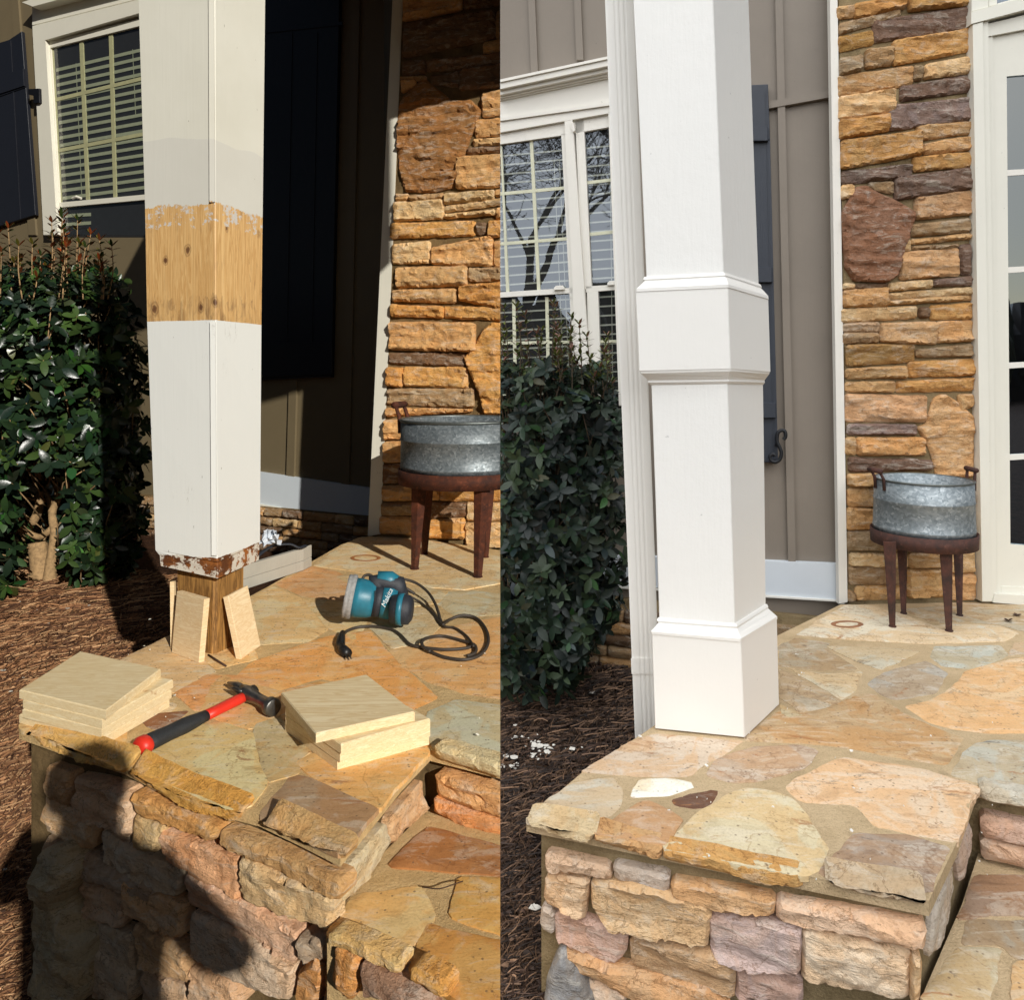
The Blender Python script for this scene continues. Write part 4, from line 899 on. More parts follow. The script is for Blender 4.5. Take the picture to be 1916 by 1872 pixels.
def shrub(label, base, accept, box, n, LL, cols, tops, trunks, MMx, seed, twn=110):
    rng = random.Random(seed); t_ = thing('shrub', label, 'shrub', base); fol = MB(); tw = MB(); k = 0; cen = Vector(((box[0] + box[1]) / 2, (box[2] + box[3]) / 2, (box[4] + box[5]) / 2))
    tries = 0
    while k < n and tries < n * 60:
        tries += 1
        p = Vector((rng.uniform(box[0], box[1]), rng.uniform(box[2], box[3]), rng.uniform(box[4], box[5])))
        a = accept(p)
        if a <= 0: continue
        out = Vector((p.x - cen.x, (p.y - cen.y) * 1.4, (p.z - cen.z) * .5)).normalized()
        out = (out + rnd_dir(rng) * .7 + Vector((0, -.25, .35))).normalized()
        nl = rng.randint(4, 7); t1 = out.cross(Vector((0, 0, 1)))
        if t1.length < .05: t1 = Vector((1, 0, 0))
        t1.normalize(); t2 = out.cross(t1); a0 = rng.uniform(0, 6)
        bc = rng.choice(cols); br_ = rng.uniform(.65, 1.35)
        for j in range(nl):
            q_ = a0 + j * 2.4; d = out * rng.uniform(.15, .75) + (t1 * math.cos(q_) + t2 * math.sin(q_)) * .9
            L = LL * rng.uniform(.5, 1.2) * (1.0 if j < 4 else .75); b2 = br_ * rng.uniform(.85, 1.15)
            leaf_into(fol, p + out * (-.25 * LL * j / nl), d, out, L, L * rng.uniform(.40, .52), tuple(v * b2 * (1.6 if rng.random() < .05 else 1.0) for v in bc), rng.uniform(.1, .5), rng.uniform(.0, .3))
        if k % 5 == 0: tw.tube([p, p - out * LL * 1.6 + Vector((0, 0, -LL * .8)), p - out * LL * 2.6 + Vector((0, .1, -LL * 2.4))], [LL * .03, LL * .045, LL * .06], 5)
        k += 1
    for (b, tp_, cs) in tops:                            # upright shoots with young leaves
        pts = smooth_path([b, (b + tp_) / 2 + rnd_dir(rng) * .02, tp_], 4); tw.tube(pts, [LL * .05 * (1 - .6 * i / len(pts)) for i in range(len(pts))], 5)
        ln = (tp_ - b).length; m_ = max(4, int(ln / (LL * .42)))
        for i in range(m_):
            t = (i + .5) / m_; p = b + (tp_ - b) * t
            for j in range(3):
                q_ = i * 1.1 + j * 2.1; d = Vector((math.cos(q_), math.sin(q_), rng.uniform(.15, .9)))
                L = LL * rng.uniform(.5, .9) * (1 - .2 * t); c = rng.choice(cs if t > .4 else cols); b2 = rng.uniform(.8, 1.3)
                leaf_into(fol, p, d, Vector((0, 0, 1)), L, L * .32, tuple(v * b2 for v in c), .3, .1)
        for j in range(5):
            q_ = j * 1.26; leaf_into(fol, tp_, Vector((math.cos(q_), math.sin(q_), 1.1)), Vector((0, 0, 1)), LL * .6, LL * .17, tuple(v for v in rng.choice(cs)), .3, .05)
    fol.build('foliage', MMx['leaf'], t_, True)
    tw.build('twigs', MMx['twig'], t_, True)
    for pts, rs in trunks:
        m_ = MB(); m_.tube(smooth_path(pts, 5), list(np.interp(np.linspace(0, 1, (len(pts) - 1) * 5 + 1), np.linspace(0, 1, len(rs)), rs)), 10); m_.build('stem', MMx['twig'], t_, True)
    return t_
dg1, dg2, dg3, dg4 = rgb((38, 58, 30)), rgb((30, 47, 28)), rgb((56, 76, 36)), rgb((24, 38, 25))
rd1, rd2, rd3 = rgb((150, 74, 38)), rgb((112, 62, 34)), rgb((94, 88, 34))
def pxy(p): return (CX + F * p.x / p.y, HZ + F * (EZ - p.z) / p.y)
def accL(p):
    x, y = pxy(p)
    if y < 505 + 34 * noise.noise((x * .03, 1, 1)) or y > 1118 + 20 * noise.noise((x * .02, 3, 1)): return 0
    e_ = ((p.x + 3.42) / .80) ** 2 + ((p.y - 5.30) / .62) ** 2 + ((p.z - 1.1) / 1.35) ** 4
    if e_ > 1: return 0
    if 25 < x < 122 and 880 < y < 1115 and (p.y < 5.6): return 0
    if e_ < .35: return 1 if random.random() < .35 else 0
    return 1
tops = []; rng = random.Random(8)
for i in range(30):
    x = rng.uniform(-20, 215); Y = rng.uniform(4.75, 5.45); h = rng.uniform(420, 520) if rng.random() < .7 else rng.uniform(385, 440)
    if x > 170: h += 60
    tops.append((P(x + rng.uniform(-8, 8), 560, Y), P(x, h, Y), [rd1, rd2, rd3, dg3]))
Yb = F * EZ / (1092 - HZ)
trL = [([P(92, 1094, Yb), P(96, 1050, Yb), P(102, 1000, Yb), P(98, 960, Yb), P(110, 930, Yb), P(124, 890, Yb), P(128, 860, Yb + .1)], [.05, .036, .03, .026, .022, .018, .014]),
       ([P(78, 1090, Yb + .05), P(76, 1060, Yb + .05), P(70, 1015, Yb + .05)], [.085, .07, .062]), ([P(97, 990, Yb), P(75, 1005, Yb), P(52, 996, Yb), P(42, 985, Yb)], [.024, .022, .018, .010]),
       ([P(97, 965, Yb), P(92, 935, Yb), P(82, 915, Yb + .05)], [.022, .018, .012]), ([P(104, 1005, Yb), P(118, 975, Yb), P(135, 950, Yb + .1)], [.016, .012, .01]),
       ([P(60, 980, Yb + .1), P(72, 955, Yb + .1), P(74, 920, Yb + .1)], [.03, .03, .025])]
shrub('glossy dark shrub with bronze new tips in hard sun, left of the stripped column', (-3.42, 5.3, 0), accL, (-4.3, -2.6, 4.65, 5.95, -.02, 2.55), 2500, .106, [dg1, dg2, dg3, dg4], tops, trL, ML, 21)
# ================================================================ RIGHT HALF: the finished column, overcast
def cl(c, k=1.0):
    g = sum(c) / 3; return rgb(tuple(v + (g - v) * .10 for v in c), k * 1.0)
cur['col'] = COL_R; MM = MR; FK = 1.05; WK = 1.1
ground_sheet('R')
needles([(920, 1195), (1190, 1195), (1200, 1400), (1120, 1440), (980, 1560), (1040, 1700), (1040, 1900), (920, 1900)], 12000,
        [rgb((104, 82, 66)), rgb((76, 58, 48)), rgb((60, 48, 42)), rgb((132, 104, 82)), rgb((48, 40, 36))], 'pine_straw', 'dull brown pine straw mulch beside the finished porch', 0.035, seed=4)
rng = random.Random(12)
sp_ = []
for cx_, cy_, n_, r_ in ((1012, 1410, 16, 10), (1000, 1428, 10, 8), (955, 1442, 14, 14), (965, 1392, 8, 16), (1060, 1415, 3, 8), (1000, 1395, 5, 8), (1010, 1690, 3, 20), (1110, 1310, 2, 4)):
    sp_ += [(rng.gauss(cx_, r_), rng.gauss(cy_, r_ * .6), .03) for _ in range(n_)]
sp_ += [(rng.uniform(1240, 1900), rng.uniform(1180, 1660), PZ + .004) for _ in range(28)] + [(1500, 1262, PZ + .004), (1504, 1263, PZ + .004), (1495, 1266, PZ + .004), (1197, 1381, PZ + .004), (1202, 1384, PZ + .004), (1518, 1431, PZ + .004), (1563, 1422, PZ + .004), (1593, 1409, PZ + .004), (1330, 1505, PZ + .004), (1323, 1500, PZ + .004), (1304, 1497, PZ + .004)]
chips(sp_, 'paint_flakes', 'white paint flakes on the dark mulch and finished paving', 6, 0.009)
SR = Wall((0.451, 3.90), (1.539, 3.53)); SRF = Wall((0.451, 3.86), (1.539, 3.49))
WR = Wall((1.45, 3.46), (2.4, 3.46))
house = thing('house', 'taupe sided house with window, stone facing and glass door behind the finished white column', 'house', (1.2, 4.0, 0))
mb = MB(); mb.prism([SR.to3(-1.2, 0, 0), SR.to3(1.26, 0, 0), SR.to3(1.26, 4.0, 0), SR.to3(-1.2, 4.0, 0)], -SR.n * .15); mb.build('siding', MM['siding'], house)
for x0, x1, y1, w in ((992, 1000, 138, 13), (1078, 1085, 112, 13), (1456, 1482, 1056, 14)): batten(x0, -60, x1, y1, w, SR, MM['siding'], parent=house)
mb = MB(); mb.slab(SR, [(1436, 190), (1557, 168), (1557, 181), (1436, 203)], .027, .026, .002); mb.build('rail', MM['siding'], house)
mb = MB(); mb.slab(SR, [(900, 1035), (1300, 1044), (1572, 1056), (1572, 1124), (1300, 1104), (900, 1082)], .03, .05, .003); mb.build('baseboard', MM['base'], house)
mb = MB(); mb.slab(SR, [(900, 1082), (1572, 1124), (1572, 1127), (900, 1086)], .042, .06, .001); mb.build('drip_edge', MM['trim'], house)
mb = MB(); mb.slab(WR, [(1552, -60), (1566, -60), (1586, 1128), (1570, 1131)], .012, .03, .002)
q = [WR.hit(1554, -60, .004), WR.hit(1572, 1131, .004)]
mb.prism([q[0], q[1], q[1] + Vector((.02, .05, 0)), q[0] + Vector((.02, .05, 0))], (.02, 0, 0)); mb.build('corner_board', MM['trim'], house)
fd = MB(); rng = random.Random(14); z = 0.0
while z < 0.27:
    h = rng.uniform(.05, .085); x = -1.0
    while x < 1.0:
        w = rng.uniform(.10, .26)
        add_stone(fd, SRF, [(x, z), (x + w - .008, z + rng.uniform(-.006, .006)), (x + w - .008, z + h - .007), (x, z + h - .008)], cl(rng.choice([t_, g_, b_, g_, (150, 118, 84)])), .025, .015, .013, .008, .004, rng.random() * 40)
        x += w
    z += h
fo = fd.build('foundation_stones', MM['wall'], house, True)
mb = MB(); mb.prism([SRF.to3(-1.2, -.02, 0), SRF.to3(1.13, -.02, 0), SRF.to3(1.13, .35, 0), SRF.to3(-1.2, .35, 0)], -SRF.n * .15); mb.build('mortar', MM['joint'], fo)
lb, ll = (122, 98, 84), (146, 122, 112)
PR = [(1568,1600,10,8,33,30,t_),(1601,1698,4,-12,33,12,o_),(1702,1820,-12,-18,20,6,o_),(1572,1686,42,15,63,27,g_),(1635,1820,35,10,78,47,lb),(1571,1637,66,55,95,80,(170,128,66)),
(1673,1820,75,50,121,92,o_),(1622,1672,90,86,127,120,(186,150,104)),(1573,1615,108,101,141,130,g_),(1731,1820,120,103,147,134,p_),(1712,1728,122,122,149,148,g_),(1571,1712,140,121,181,155,t_),
(1687,1820,160,138,188,168,lb),(1572,1678,180,165,222,208,p_),(1664,1820,198,180,243,222,ll),(1573,1666,224,212,259,243,(192,144,82)),(1717,1820,233,226,262,248,t_),(1576,1727,262,243,316,288,o_),
(1729,1820,268,254,288,278,t_),(1710,1822,294,283,320,310,o_),(1577,1708,320,306,344,331,lb),(1676,1822,332,312,374,352,lb),(1577,1601,345,345,372,366,p_),(1628,1674,341,340,352,362,g_),
(1714,1820,370,355,410,400,(200,154,108)),(1706,1818,420,408,442,432,g_),(1708,1822,448,436,456,446,t_),(1690,1706,448,447,468,468,p_),(1710,1796,461,456,466,462,g_),(1686,1796,472,464,523,515,(206,162,114)),(1799,1820,458,456,514,514,lb),
(1749,1822,525,516,535,533,lb),(1665,1746,530,523,545,537,p_),(1603,1663,532,530,541,539,b_),(1580,1601,530,530,541,541,p_),(1580,1663,543,537,575,572,t_),(1665,1822,550,537,560,549,p_),(1665,1822,563,552,570,561,t_),(1577,1718,579,572,603,594,p_),
(1722,1741,575,575,594,594,b_),(1743,1822,572,567,598,596,o_),(1580,1647,605,603,621,621,(186,160,130)),(1580,1647,623,623,643,641,g_),(1649,1754,606,602,640,644,(206,164,116)),(1755,1822,602,599,641,638,(204,158,104)),(1585,1713,646,643,685,678,(168,132,78)),
(1716,1822,655,644,668,666,g_),(1701,1824,678,672,706,702,o_),(1585,1699,690,685,709,707,t_),(1585,1677,716,714,734,734,t_),(1679,1824,715,708,735,730,o_),(1585,1736,738,742,790,790,(204,164,124)),
(1796,1824,738,738,772,760,t_),(1587,1718,795,795,814,814,ll),(1585,1604,820,820,852,852,t_),(1606,1733,820,820,853,852,(200,152,96)),(1590,1745,857,862,884,880,lb),(1589,1745,888,888,911,909,(210,168,112)),(1589,1650,915,915,949,949,t_),
(1652,1824,915,915,949,949,o_),(1588,1650,952,955,993,990,(206,160,104)),(1652,1824,953,953,993,990,p_),(1589,1700,996,996,1030,1032,g_),(1702,1824,996,996,1034,1030,t_),(1592,1700,1037,1037,1060,1063,p_),
(1592,1700,1062,1066,1094,1096,g_),(1702,1770,1038,1038,1064,1064,t_),(1772,1826,1036,1014,1072,1072,p_),(1700,1774,1068,1068,1120,1118,(208,162,104)),(1777,1828,1078,1075,1124,1124,(212,168,116)),(1604,1694,1099,1099,1126,1122,(200,160,106)),(1590,1602,1106,1112,1128,1128,g_)]
PB2 = [([(1577,402),(1590,372),(1602,350),(1622,346),(1655,365),(1690,380),(1717,400),(1705,435),(1694,470),(1682,515),(1660,528),(1600,525),(1584,500),(1579,450)], (136,98,74)),
       ([(1720,800),(1735,795),(1750,745),(1768,738),(1795,755),(1824,780),(1824,892),(1757,892),(1742,840)], (206,160,108))]
po = rail(PR + PB2, WR, MM['wall'], house, 'stone_facing', .024, .007, .0095, .012, .0035, 400)
mb = MB(); mb.slab(WR, [(1568, -80), (1826, -90), (1836, 1131), (1588, 1131)], 0.004, 0.2); mb.build('mortar', MM['joint'], po)
# windows
win = MB()
for p_ in ([(900, 234), (1160, 181), (1160, 208), (900, 254)], [(1056, 226), (1071, 223), (1100, 640), (1076, 640)], [(1138, 208), (1165, 205), (1180, 760), (1158, 760)], [(1076, 640), (1100, 640), (1106, 800), (1084, 800)]): win.slab(SR, p_, .05, .06, .003)
win.slab(SR, [(900, 196), (1160, 140), (1160, 186), (900, 238)], .045, .05, .002)
win.slab(SR, [(900, 224), (1160, 188), (1160, 194), (900, 231)], .062, .03, .003)
win.slab(SR, [(900, 156), (1160, 100), (1160, 105), (900, 161)], .13, .12, .002)
win.slab(SR, [(900, 162), (1160, 106), (1160, 118), (900, 174)], .12, .11, .008)
win.slab(SR, [(900, 175), (1160, 119), (1160, 129), (900, 185)], .095, .08, .010)
win.slab(SR, [(900, 186), (1160, 130), (1160, 136), (900, 191)], .072, .06, .006)
win.slab(SR, [(900, 192), (1160, 137), (1160, 141), (900, 195)], .058, .05, .002)
w_ = win.build('window', MM['trim'], house)
def sash(wall, polys, off):
    m_ = MB()
    for p in polys: m_.slab(wall, p, off, .022, .002)
    return m_
sash(SR, [[(900, 248), (1060, 226), (1060, 252), (900, 275)], [(1050, 250), (1060, 248), (1078, 560), (1066, 560)], [(900, 549), (1078, 538), (1078, 548), (900, 559)], [(1070, 226), (1160, 208), (1160, 234), (1072, 250)],
          [(1076, 224), (1092, 222), (1107, 540), (1091, 542)], [(1096, 536), (1170, 531), (1170, 541), (1096, 547)], [(1098, 546), (1119, 545), (1126, 760), (1104, 760)], [(1066, 556), (1076, 556), (1084, 760), (1074, 760)]], .030).build('sash', MM['trim'], w_)
bars = [([(991, 262), (997, 261), (1011, 543), (1005, 544)], .014, .012), ([(936, 272), (939, 272), (953, 550), (947, 550)], .014, .012)]
for a, b, c, d in ((900, 366, 1062, 351), (900, 459, 1068, 446), (1096, 342, 1165, 334), (1100, 439, 1165, 432)): bars.append(([(a, b - 3), (c, d - 3), (c, d + 3), (a, b + 3)], .0145, .012))
bars += [([(1020, 556), (1026, 556), (1030, 760), (1024, 760)], .008, .006), ([(958, 560), (964, 560), (968, 760), (962, 760)], .008, .006)]
for y in (640, 735): bars.append(([(900, y), (1165, y - 4), (1165, y + 1), (900, y + 6)], .0085, .006))
for p, o, t in bars: mb = MB(); mb.slab(SR, p, o, t); mb.build('muntin', MM['muntin'], w_)
for p, o in (([(900, 262), (1062, 240), (1072, 545), (900, 556)], .011), ([(1086, 236), (1165, 222), (1165, 536), (1100, 540)], .011), ([(900, 552), (1074, 544), (1082, 800), (900, 800)], .007), ([(1112, 542), (1170, 536), (1175, 800), (1120, 800)], .007)): mb = MB(); mb.pane(SR, p, o); mb.build('pane', MM['glass'], w_)
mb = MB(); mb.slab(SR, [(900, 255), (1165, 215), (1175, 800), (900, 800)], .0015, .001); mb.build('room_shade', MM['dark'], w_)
rows = []
for i in range(30): y = 290 + i * 17.2; rows.append((895, y + 6, 1075, y - 11 + i * .33)); rows.append((1085, y - 12 + i * .33, 1170, y - 20 + i * .5))
def blinds2():
    m_ = MB()
    for (xa, ya, xb, yb) in rows:
        w0 = 3.0
        f = [SR.hit(xa, ya - w0 / 2, .003), SR.hit(xb, yb - w0 / 2, .003), SR.hit(xb, yb + w0 / 2, .0035), SR.hit(xa, ya + w0 / 2, .0035)]
        m_.prism(f, SR.n * -.001)
    for xa, xb in ((1036, 1056), (1046, 1066), (1141, 1146)): m_.slab(SR, [(xa, 300), (xa + 1.2, 300), (xb + 1.2, 745), (xb, 745)], .004, .0008)
    m_.build('blind', MM['slat'], w_)
blinds2()
for x, y in ((1046, 539), (1146, 530)): mb = MB(); mb.slab(SR, [(x - 10, y), (x - 6, y - 4), (x + 6, y - 5), (x + 9, y - 1), (x + 9, y + 3), (x - 10, y + 4)], .045, .02, .002); mb.build('sash_lock', MM['trim'], w_)
mb = MB(); mb.slab(SR, [(1069, 228), (1073, 230), (1076, 244), (1072, 247), (1069, 240)], .06, .02, .001); mb.build('sash_lock', MM['trim'], w_)
# shutter with scroll hook
mb = MB(); mb.slab(SR, [(1370, 160), (1437, 157), (1441, 262), (1370, 262)], .045, .03, .003); mb.slab(SR, [(1370, 262), (1441, 262), (1456, 866), (1370, 866)], .045, .03, .003)
sh = mb.build('shutter', MM['navy'], house)
mb = MB(); mb.slab(SR, [(1370, 238), (1437, 236), (1437, 263), (1370, 264)], .068, .022, .003); mb.slab(SR, [(1370, 500), (1445, 500), (1445, 528), (1370, 529)], .068, .022, .003); mb.slab(SR, [(1370, 754), (1452, 754), (1452, 782), (1370, 783)], .068, .022, .003)
for x in (1432,): mb.slab(SR, [(x, 166), (x + 1.5, 166), (x + 18, 860), (x + 16, 860)], .048, .006)
mb.build('batten', MM['navy'], sh)
mb = MB(); S_ = [(1466, 823), (1470, 817), (1468, 807), (1461, 806), (1455, 812), (1454, 826), (1459, 838), (1462, 848), (1459, 860), (1451, 865), (1443, 862), (1441, 854), (1447, 850), (1451, 854)]
mb.tube(smooth_path([SR.hit(x, y, .085) for x, y in S_], 5), [.0065] * 66, 8, flat=1.3); mb.tube([SR.hit(1452, 832, .04), SR.hit(1457, 835, .088)], .008, 8)
mb.build('scroll_hook', plain('black_iron_hook', (34, 36, 40), .5, .4), sh, True)
# door
cur_trim = paint_mat('door_paint', (222, 220, 208), .5, .06, .12)
mb = MB()
mb.slab(WR, [(1820, 45), (1839, 40), (1856, 1127), (1838, 1127)], .055, .1, .003); mb.slab(WR, [(1839, 40), (1849, 38), (1866, 1127), (1856, 1127)], .042, .08, .003)
mb.slab(WR, [(1849, 52), (1857, 50), (1873, 1120), (1866, 1120)], .022, .06, .003); mb.slab(WR, [(1818, 22), (2240, -96), (2240, -67), (1818, 44)], .06, .1, .003); mb.slab(WR, [(1839, 46), (2240, -49), (2240, -8), (1847, 68)], .03, .06, .003)
mb.slab(WR, [(1818, -60), (1850, -60), (1850, 14), (1818, 22)], .05, .09, .003); mb.slab(WR, [(1850, -60), (1866, -60), (1866, 9), (1850, 13)], .04, .08, .003); mb.slab(WR, [(1866, 6), (2240, -95), (2240, -71), (1866, 15)], .035, .06, .003)
mb.slab(WR, [(1862, 1112), (2240, 1131), (2240, 1161), (1858, 1128)], .05, .10, .003)
df = mb.build('door_frame', cur_trim, house)
mb = MB(); mb.pane(WR, [(1866, -60), (2240, -160), (2240, -80), (1866, 8)], .01); mb.build('transom_pane', MM['glass'], df)
mb = MB(); mb.slab(WR, [(1855, 66), (2240, -6), (2240, 110), (1883, 141), (1890, 1020), (2240, 1048), (2240, 1125), (1871, 1104)], .012, .035, .003)
mb.slab(WR, [(1872, 1098), (2240, 1109), (2240, 1121), (1872, 1110)], .02, .03, .003)
dr = mb.build('door', cur_trim, house)
for y in (323, 505, 684, 856): mb = MB(); mb.slab(WR, [(1884, y - 5), (2240, y - 24), (2240, y - 19), (1884, y + 6)], .006, .01); mb.build('muntin', MM['trim'], dr)
dg_ = glass_mat('door_glass', .62, (.72, .86, 1)); mb = MB(); mb.pane(WR, [(1880, 130), (2240, 106), (2240, 1052), (1887, 1030)], .0); mb.build('pane', dg_, dr)
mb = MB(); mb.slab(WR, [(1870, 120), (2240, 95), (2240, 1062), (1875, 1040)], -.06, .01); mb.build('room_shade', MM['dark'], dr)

mb = MB(); mb.slab(WR, [(2240, -180), (3400, -180), (3400, 1131), (2240, 1131)], .0, .15); mb.build('siding', MM['siding'], house)
# porch
porch = thing('stone_porch', 'clean flagstone porch with rough stone wing wall under the finished white column', 'porch', (1.0, 2.6, 0))
capR = [(1572, 1131), (1520, 1157), (1456, 1188), (1330, 1285), (1190, 1380), (1091, 1443), (1040, 1486), (985, 1530), (1738, 1684), (1790, 1575), (1828, 1468), (2500, 1609), (2500, 1118), (1830, 1126)]
CG = [([(1584,1132),(1630,1134),(1683,1148),(1747,1172),(1795,1167),(1870,1172),(1903,1184),(1881,1199),(1731,1204),(1587,1196),(1493,1188),(1540,1158)],(218,202,168)),([(1459,1208),(1491,1193),(1555,1203),(1546,1212),(1606,1252),(1544,1255),(1459,1246)],(186,162,124)),
([(1549,1210),(1640,1212),(1718,1218),(1699,1231),(1646,1252),(1587,1230)],(208,194,160)),([(1749,1210),(1870,1208),(1887,1225),(1854,1239),(1811,1250),(1765,1246),(1745,1230)],(194,188,162)),
([(1626,1280),(1656,1260),(1732,1237),(1770,1258),(1750,1295),(1672,1309),(1646,1297)],(178,168,150)),([(1477,1250),(1540,1262),(1609,1258),(1600,1279),(1598,1293),(1574,1307),(1509,1269)],(208,194,158)),
([(1461,1254),(1500,1272),(1570,1311),(1544,1323),(1496,1331),(1461,1304)],(204,184,150)),([(1696,1322),(1750,1309),(1795,1276),(1803,1257),(1880,1236),(1990,1216),(1990,1370),(1870,1371),(1790,1365),(1736,1349)],(232,190,134)),
([(1461,1330),(1500,1337),(1560,1320),(1600,1299),(1635,1297),(1683,1329),(1736,1356),(1801,1381),(1768,1430),(1700,1418),(1640,1408),(1560,1394),(1500,1390),(1440,1386),(1400,1385),(1395,1378)],(208,166,110)),
([(1835,1390),(1870,1386),(1990,1388),(1990,1490),(1920,1484),(1828,1463),(1780,1450),(1805,1411)],(194,188,164)),([(1323,1449),(1345,1422),(1410,1399),(1490,1395),(1528,1405),(1500,1438),(1420,1460),(1375,1463)],(204,168,132)),
([(1093,1443),(1187,1387),(1225,1374),(1387,1387),(1347,1415),(1315,1429),(1289,1451),(1190,1450)],(208,186,158)),([(988,1530),(1030,1496),(1072,1468),(1125,1457),(1147,1458),(1160,1479),(1156,1506),(1118,1540),(1040,1534)],(216,196,162)),
([(1186,1489),(1200,1459),(1254,1456),(1308,1468),(1243,1486)],(232,228,206)),([(1261,1498),(1300,1484),(1343,1477),(1334,1498),(1307,1511),(1267,1507)],(116,80,60)),([(1114,1558),(1160,1528),(1208,1500),(1273,1532),(1257,1564),(1234,1580),(1180,1569)],(198,158,114)),
([(1242,1583),(1275,1556),(1315,1518),(1387,1475),(1440,1480),(1475,1491),(1493,1507),(1517,1543),(1547,1583),(1531,1624),(1501,1636),(1416,1619)],(218,200,152)),([(1538,1636),(1570,1596),(1605,1560),(1704,1566),(1770,1583),(1736,1668),(1643,1653)],(172,152,132)),
([(1471,1473),(1520,1444),(1576,1417),(1651,1427),(1726,1438),(1826,1470),(1806,1520),(1788,1572),(1707,1560),(1638,1544),(1603,1503),(1500,1498)],(224,186,142)),([(1900,1205),(1990,1196),(1990,1212),(1890,1226)],(196,176,146)),
([(1460,1320),(1500,1338),(1470,1345)],(206,186,140)),([(1775,1300),(1800,1270),(1793,1300),(1760,1318),(1735,1322),(1755,1306)],(204,170,128)),([(1690,1140),(1830,1130),(1990,1136),(1990,1190),(1910,1180),(1870,1168),(1800,1163),(1747,1166)],(196,172,132))]
floor_stones(CG, FP, MM['floor'], porch, 'paving', 450, .018, .004)
slabfloor(capR, PZ, 0, 'mortar', MM['mortar'], porch, .0025, .022)
a, b = FL(985, 1530), FL(1738, 1684); WFR = Wall((a.x, a.y), (b.x, b.y)); WFR.zmax = PZ - .001; c2 = FL(1828, 1468); WSR = Wall((b.x, b.y), (c2.x, c2.y)); WSR.n = Vector((abs(WSR.n.x), WSR.n.y if WSR.n.x > 0 else -WSR.n.y, 0))
d2 = FL(1990, 1502); WRR = Wall((c2.x, c2.y), (d2.x, d2.y))
v1, v2, v3, v4 = (226,192,146), (218,190,162), (198,184,170), (218,174,124)
FRR = [([(984,1531),(1040,1536),(1112,1550),(1103,1584),(1040,1568),(986,1550)],(218,188,140)),([(1112,1556),(1180,1580),(1236,1592),(1232,1616),(1170,1598),(1112,1578)],(206,164,112)),([(1242,1594),(1416,1630),(1500,1648),(1500,1673),(1420,1660),(1330,1636),(1240,1614)],(212,162,94)),
([(1543,1638),(1643,1655),(1735,1670),(1728,1703),(1640,1690),(1570,1668)],(188,168,138)),
([(1017,1606),(1135,1630),(1140,1653),(1020,1636)],v2),([(1146,1630),(1250,1650),(1248,1679),(1148,1655)],v3),([(1256,1659),(1450,1692),(1444,1722),(1335,1714),(1258,1686)],v4),([(1454,1694),(1735,1746),(1730,1786),(1640,1770),(1456,1733)],(222,188,156)),
([(1018,1648),(1098,1656),(1090,1730),(1016,1696)],(222,188,148)),([(1104,1658),(1200,1664),(1330,1706),(1322,1783),(1250,1766),(1140,1750),(1106,1710)],v1),([(1324,1724),(1500,1742),(1496,1832),(1420,1824),(1332,1808)],(208,180,168)),([(1503,1746),(1705,1792),(1703,1885),(1503,1845)],(228,206,176)),
([(1009,1706),(1032,1714),(1030,1762),(1008,1748)],v3),([(1036,1718),(1172,1757),(1167,1800),(1140,1818),(1036,1772)],(204,170,152)),([(1176,1764),(1322,1788),(1374,1814),(1372,1882),(1182,1816)],(218,176,130)),([(1378,1822),(1500,1838),(1500,1890),(1378,1880)],(198,166,152)),
([(1046,1778),(1145,1818),(1300,1850),(1370,1886),(1200,1886),(1062,1814)],(212,170,124)),([(1086,1840),(1172,1866),(1162,1895),(1090,1880)],v2),([(1706,1800),(1725,1804),(1722,1890),(1707,1885)],v1)]
rail(FRR, WFR, MM['wall'], porch, 'wall_stones', .022, .006, .0078, .010, .0028, 500, gr=.0025, base=-.008)
mbx = MB(); add_stone(mbx, WFR, [WFR.uv(x, y, .04) for x, y in [(1046, 1786), (1082, 1830), (1112, 1890), (1016, 1895), (1024, 1830)]], cl((156, 152, 148)), .05, .025, .01, .012, .003, 7.7)
mbx.build('boulder', MM['wall'], porch, True)
m_ = MB()
for i, (poly, c) in enumerate([([(1801,1599),(1829,1542),(1832,1598),(1811,1658)],(204,182,166)),([(1756,1800),(1762,1716),(1795,1620),(1798,1680),(1776,1770)],(210,196,178))]):
    add_stone(m_, WSR, [WSR.uv(x, y, .008) for x, y in poly], cl(c), .013, .006, .008, .006, .002, 520 + i, base=-.018)
m_.build('side_stones', MM['wall'], porch, 32)
rail([([(1834,1472),(1990,1504),(1990,1526),(1837,1496)],(204,194,172)),([(1836,1528),(1990,1560),(1990,1600),(1838,1566)],(212,172,146)),([(1836,1572),(1990,1606),(1990,1640),(1838,1608)],(214,184,160))], WRR, MM['wall'], porch, 'riser_stones', .018, .018, .010, .016, .003, 530)
TZR = PZ - .185; FT = Floor(TZR)
floor_stones([([(1830,1640),(1990,1640),(1990,1712),(1860,1708),(1794,1716)],(156,126,100)),([(1795,1776),(1868,1774),(1850,1880),(1730,1866)],(206,184,138)),([(1904,1806),(1990,1800),(1990,1890),(1897,1890)],(218,180,124)),([(1815,1725),(1990,1722),(1990,1785),(1900,1790),(1876,1765),(1800,1762)],(168,148,118))],
             FT, MM['floor'], porch, 'step_paving', 560, .014, .005)
slabfloor([(1730, 1850), (1800, 1690), (1832, 1590), (2500, 1675), (2500, 1960), (1715, 1960)], TZR, 0, 'step_mortar', MM['mortar'], porch, .004)
rr = MB(); pts = [FL(1585 + 26 * math.cos(a), 1168.5 + 5.3 * math.sin(a), PZ + .002) for a in [i * math.pi / 16 for i in range(33)]]
rr.tube(pts, .010, 6, caps=False, flat=.15); rr.build('rust_ring', plain('rust_stain_dull', (150, 104, 72), .9, bump=0), porch)

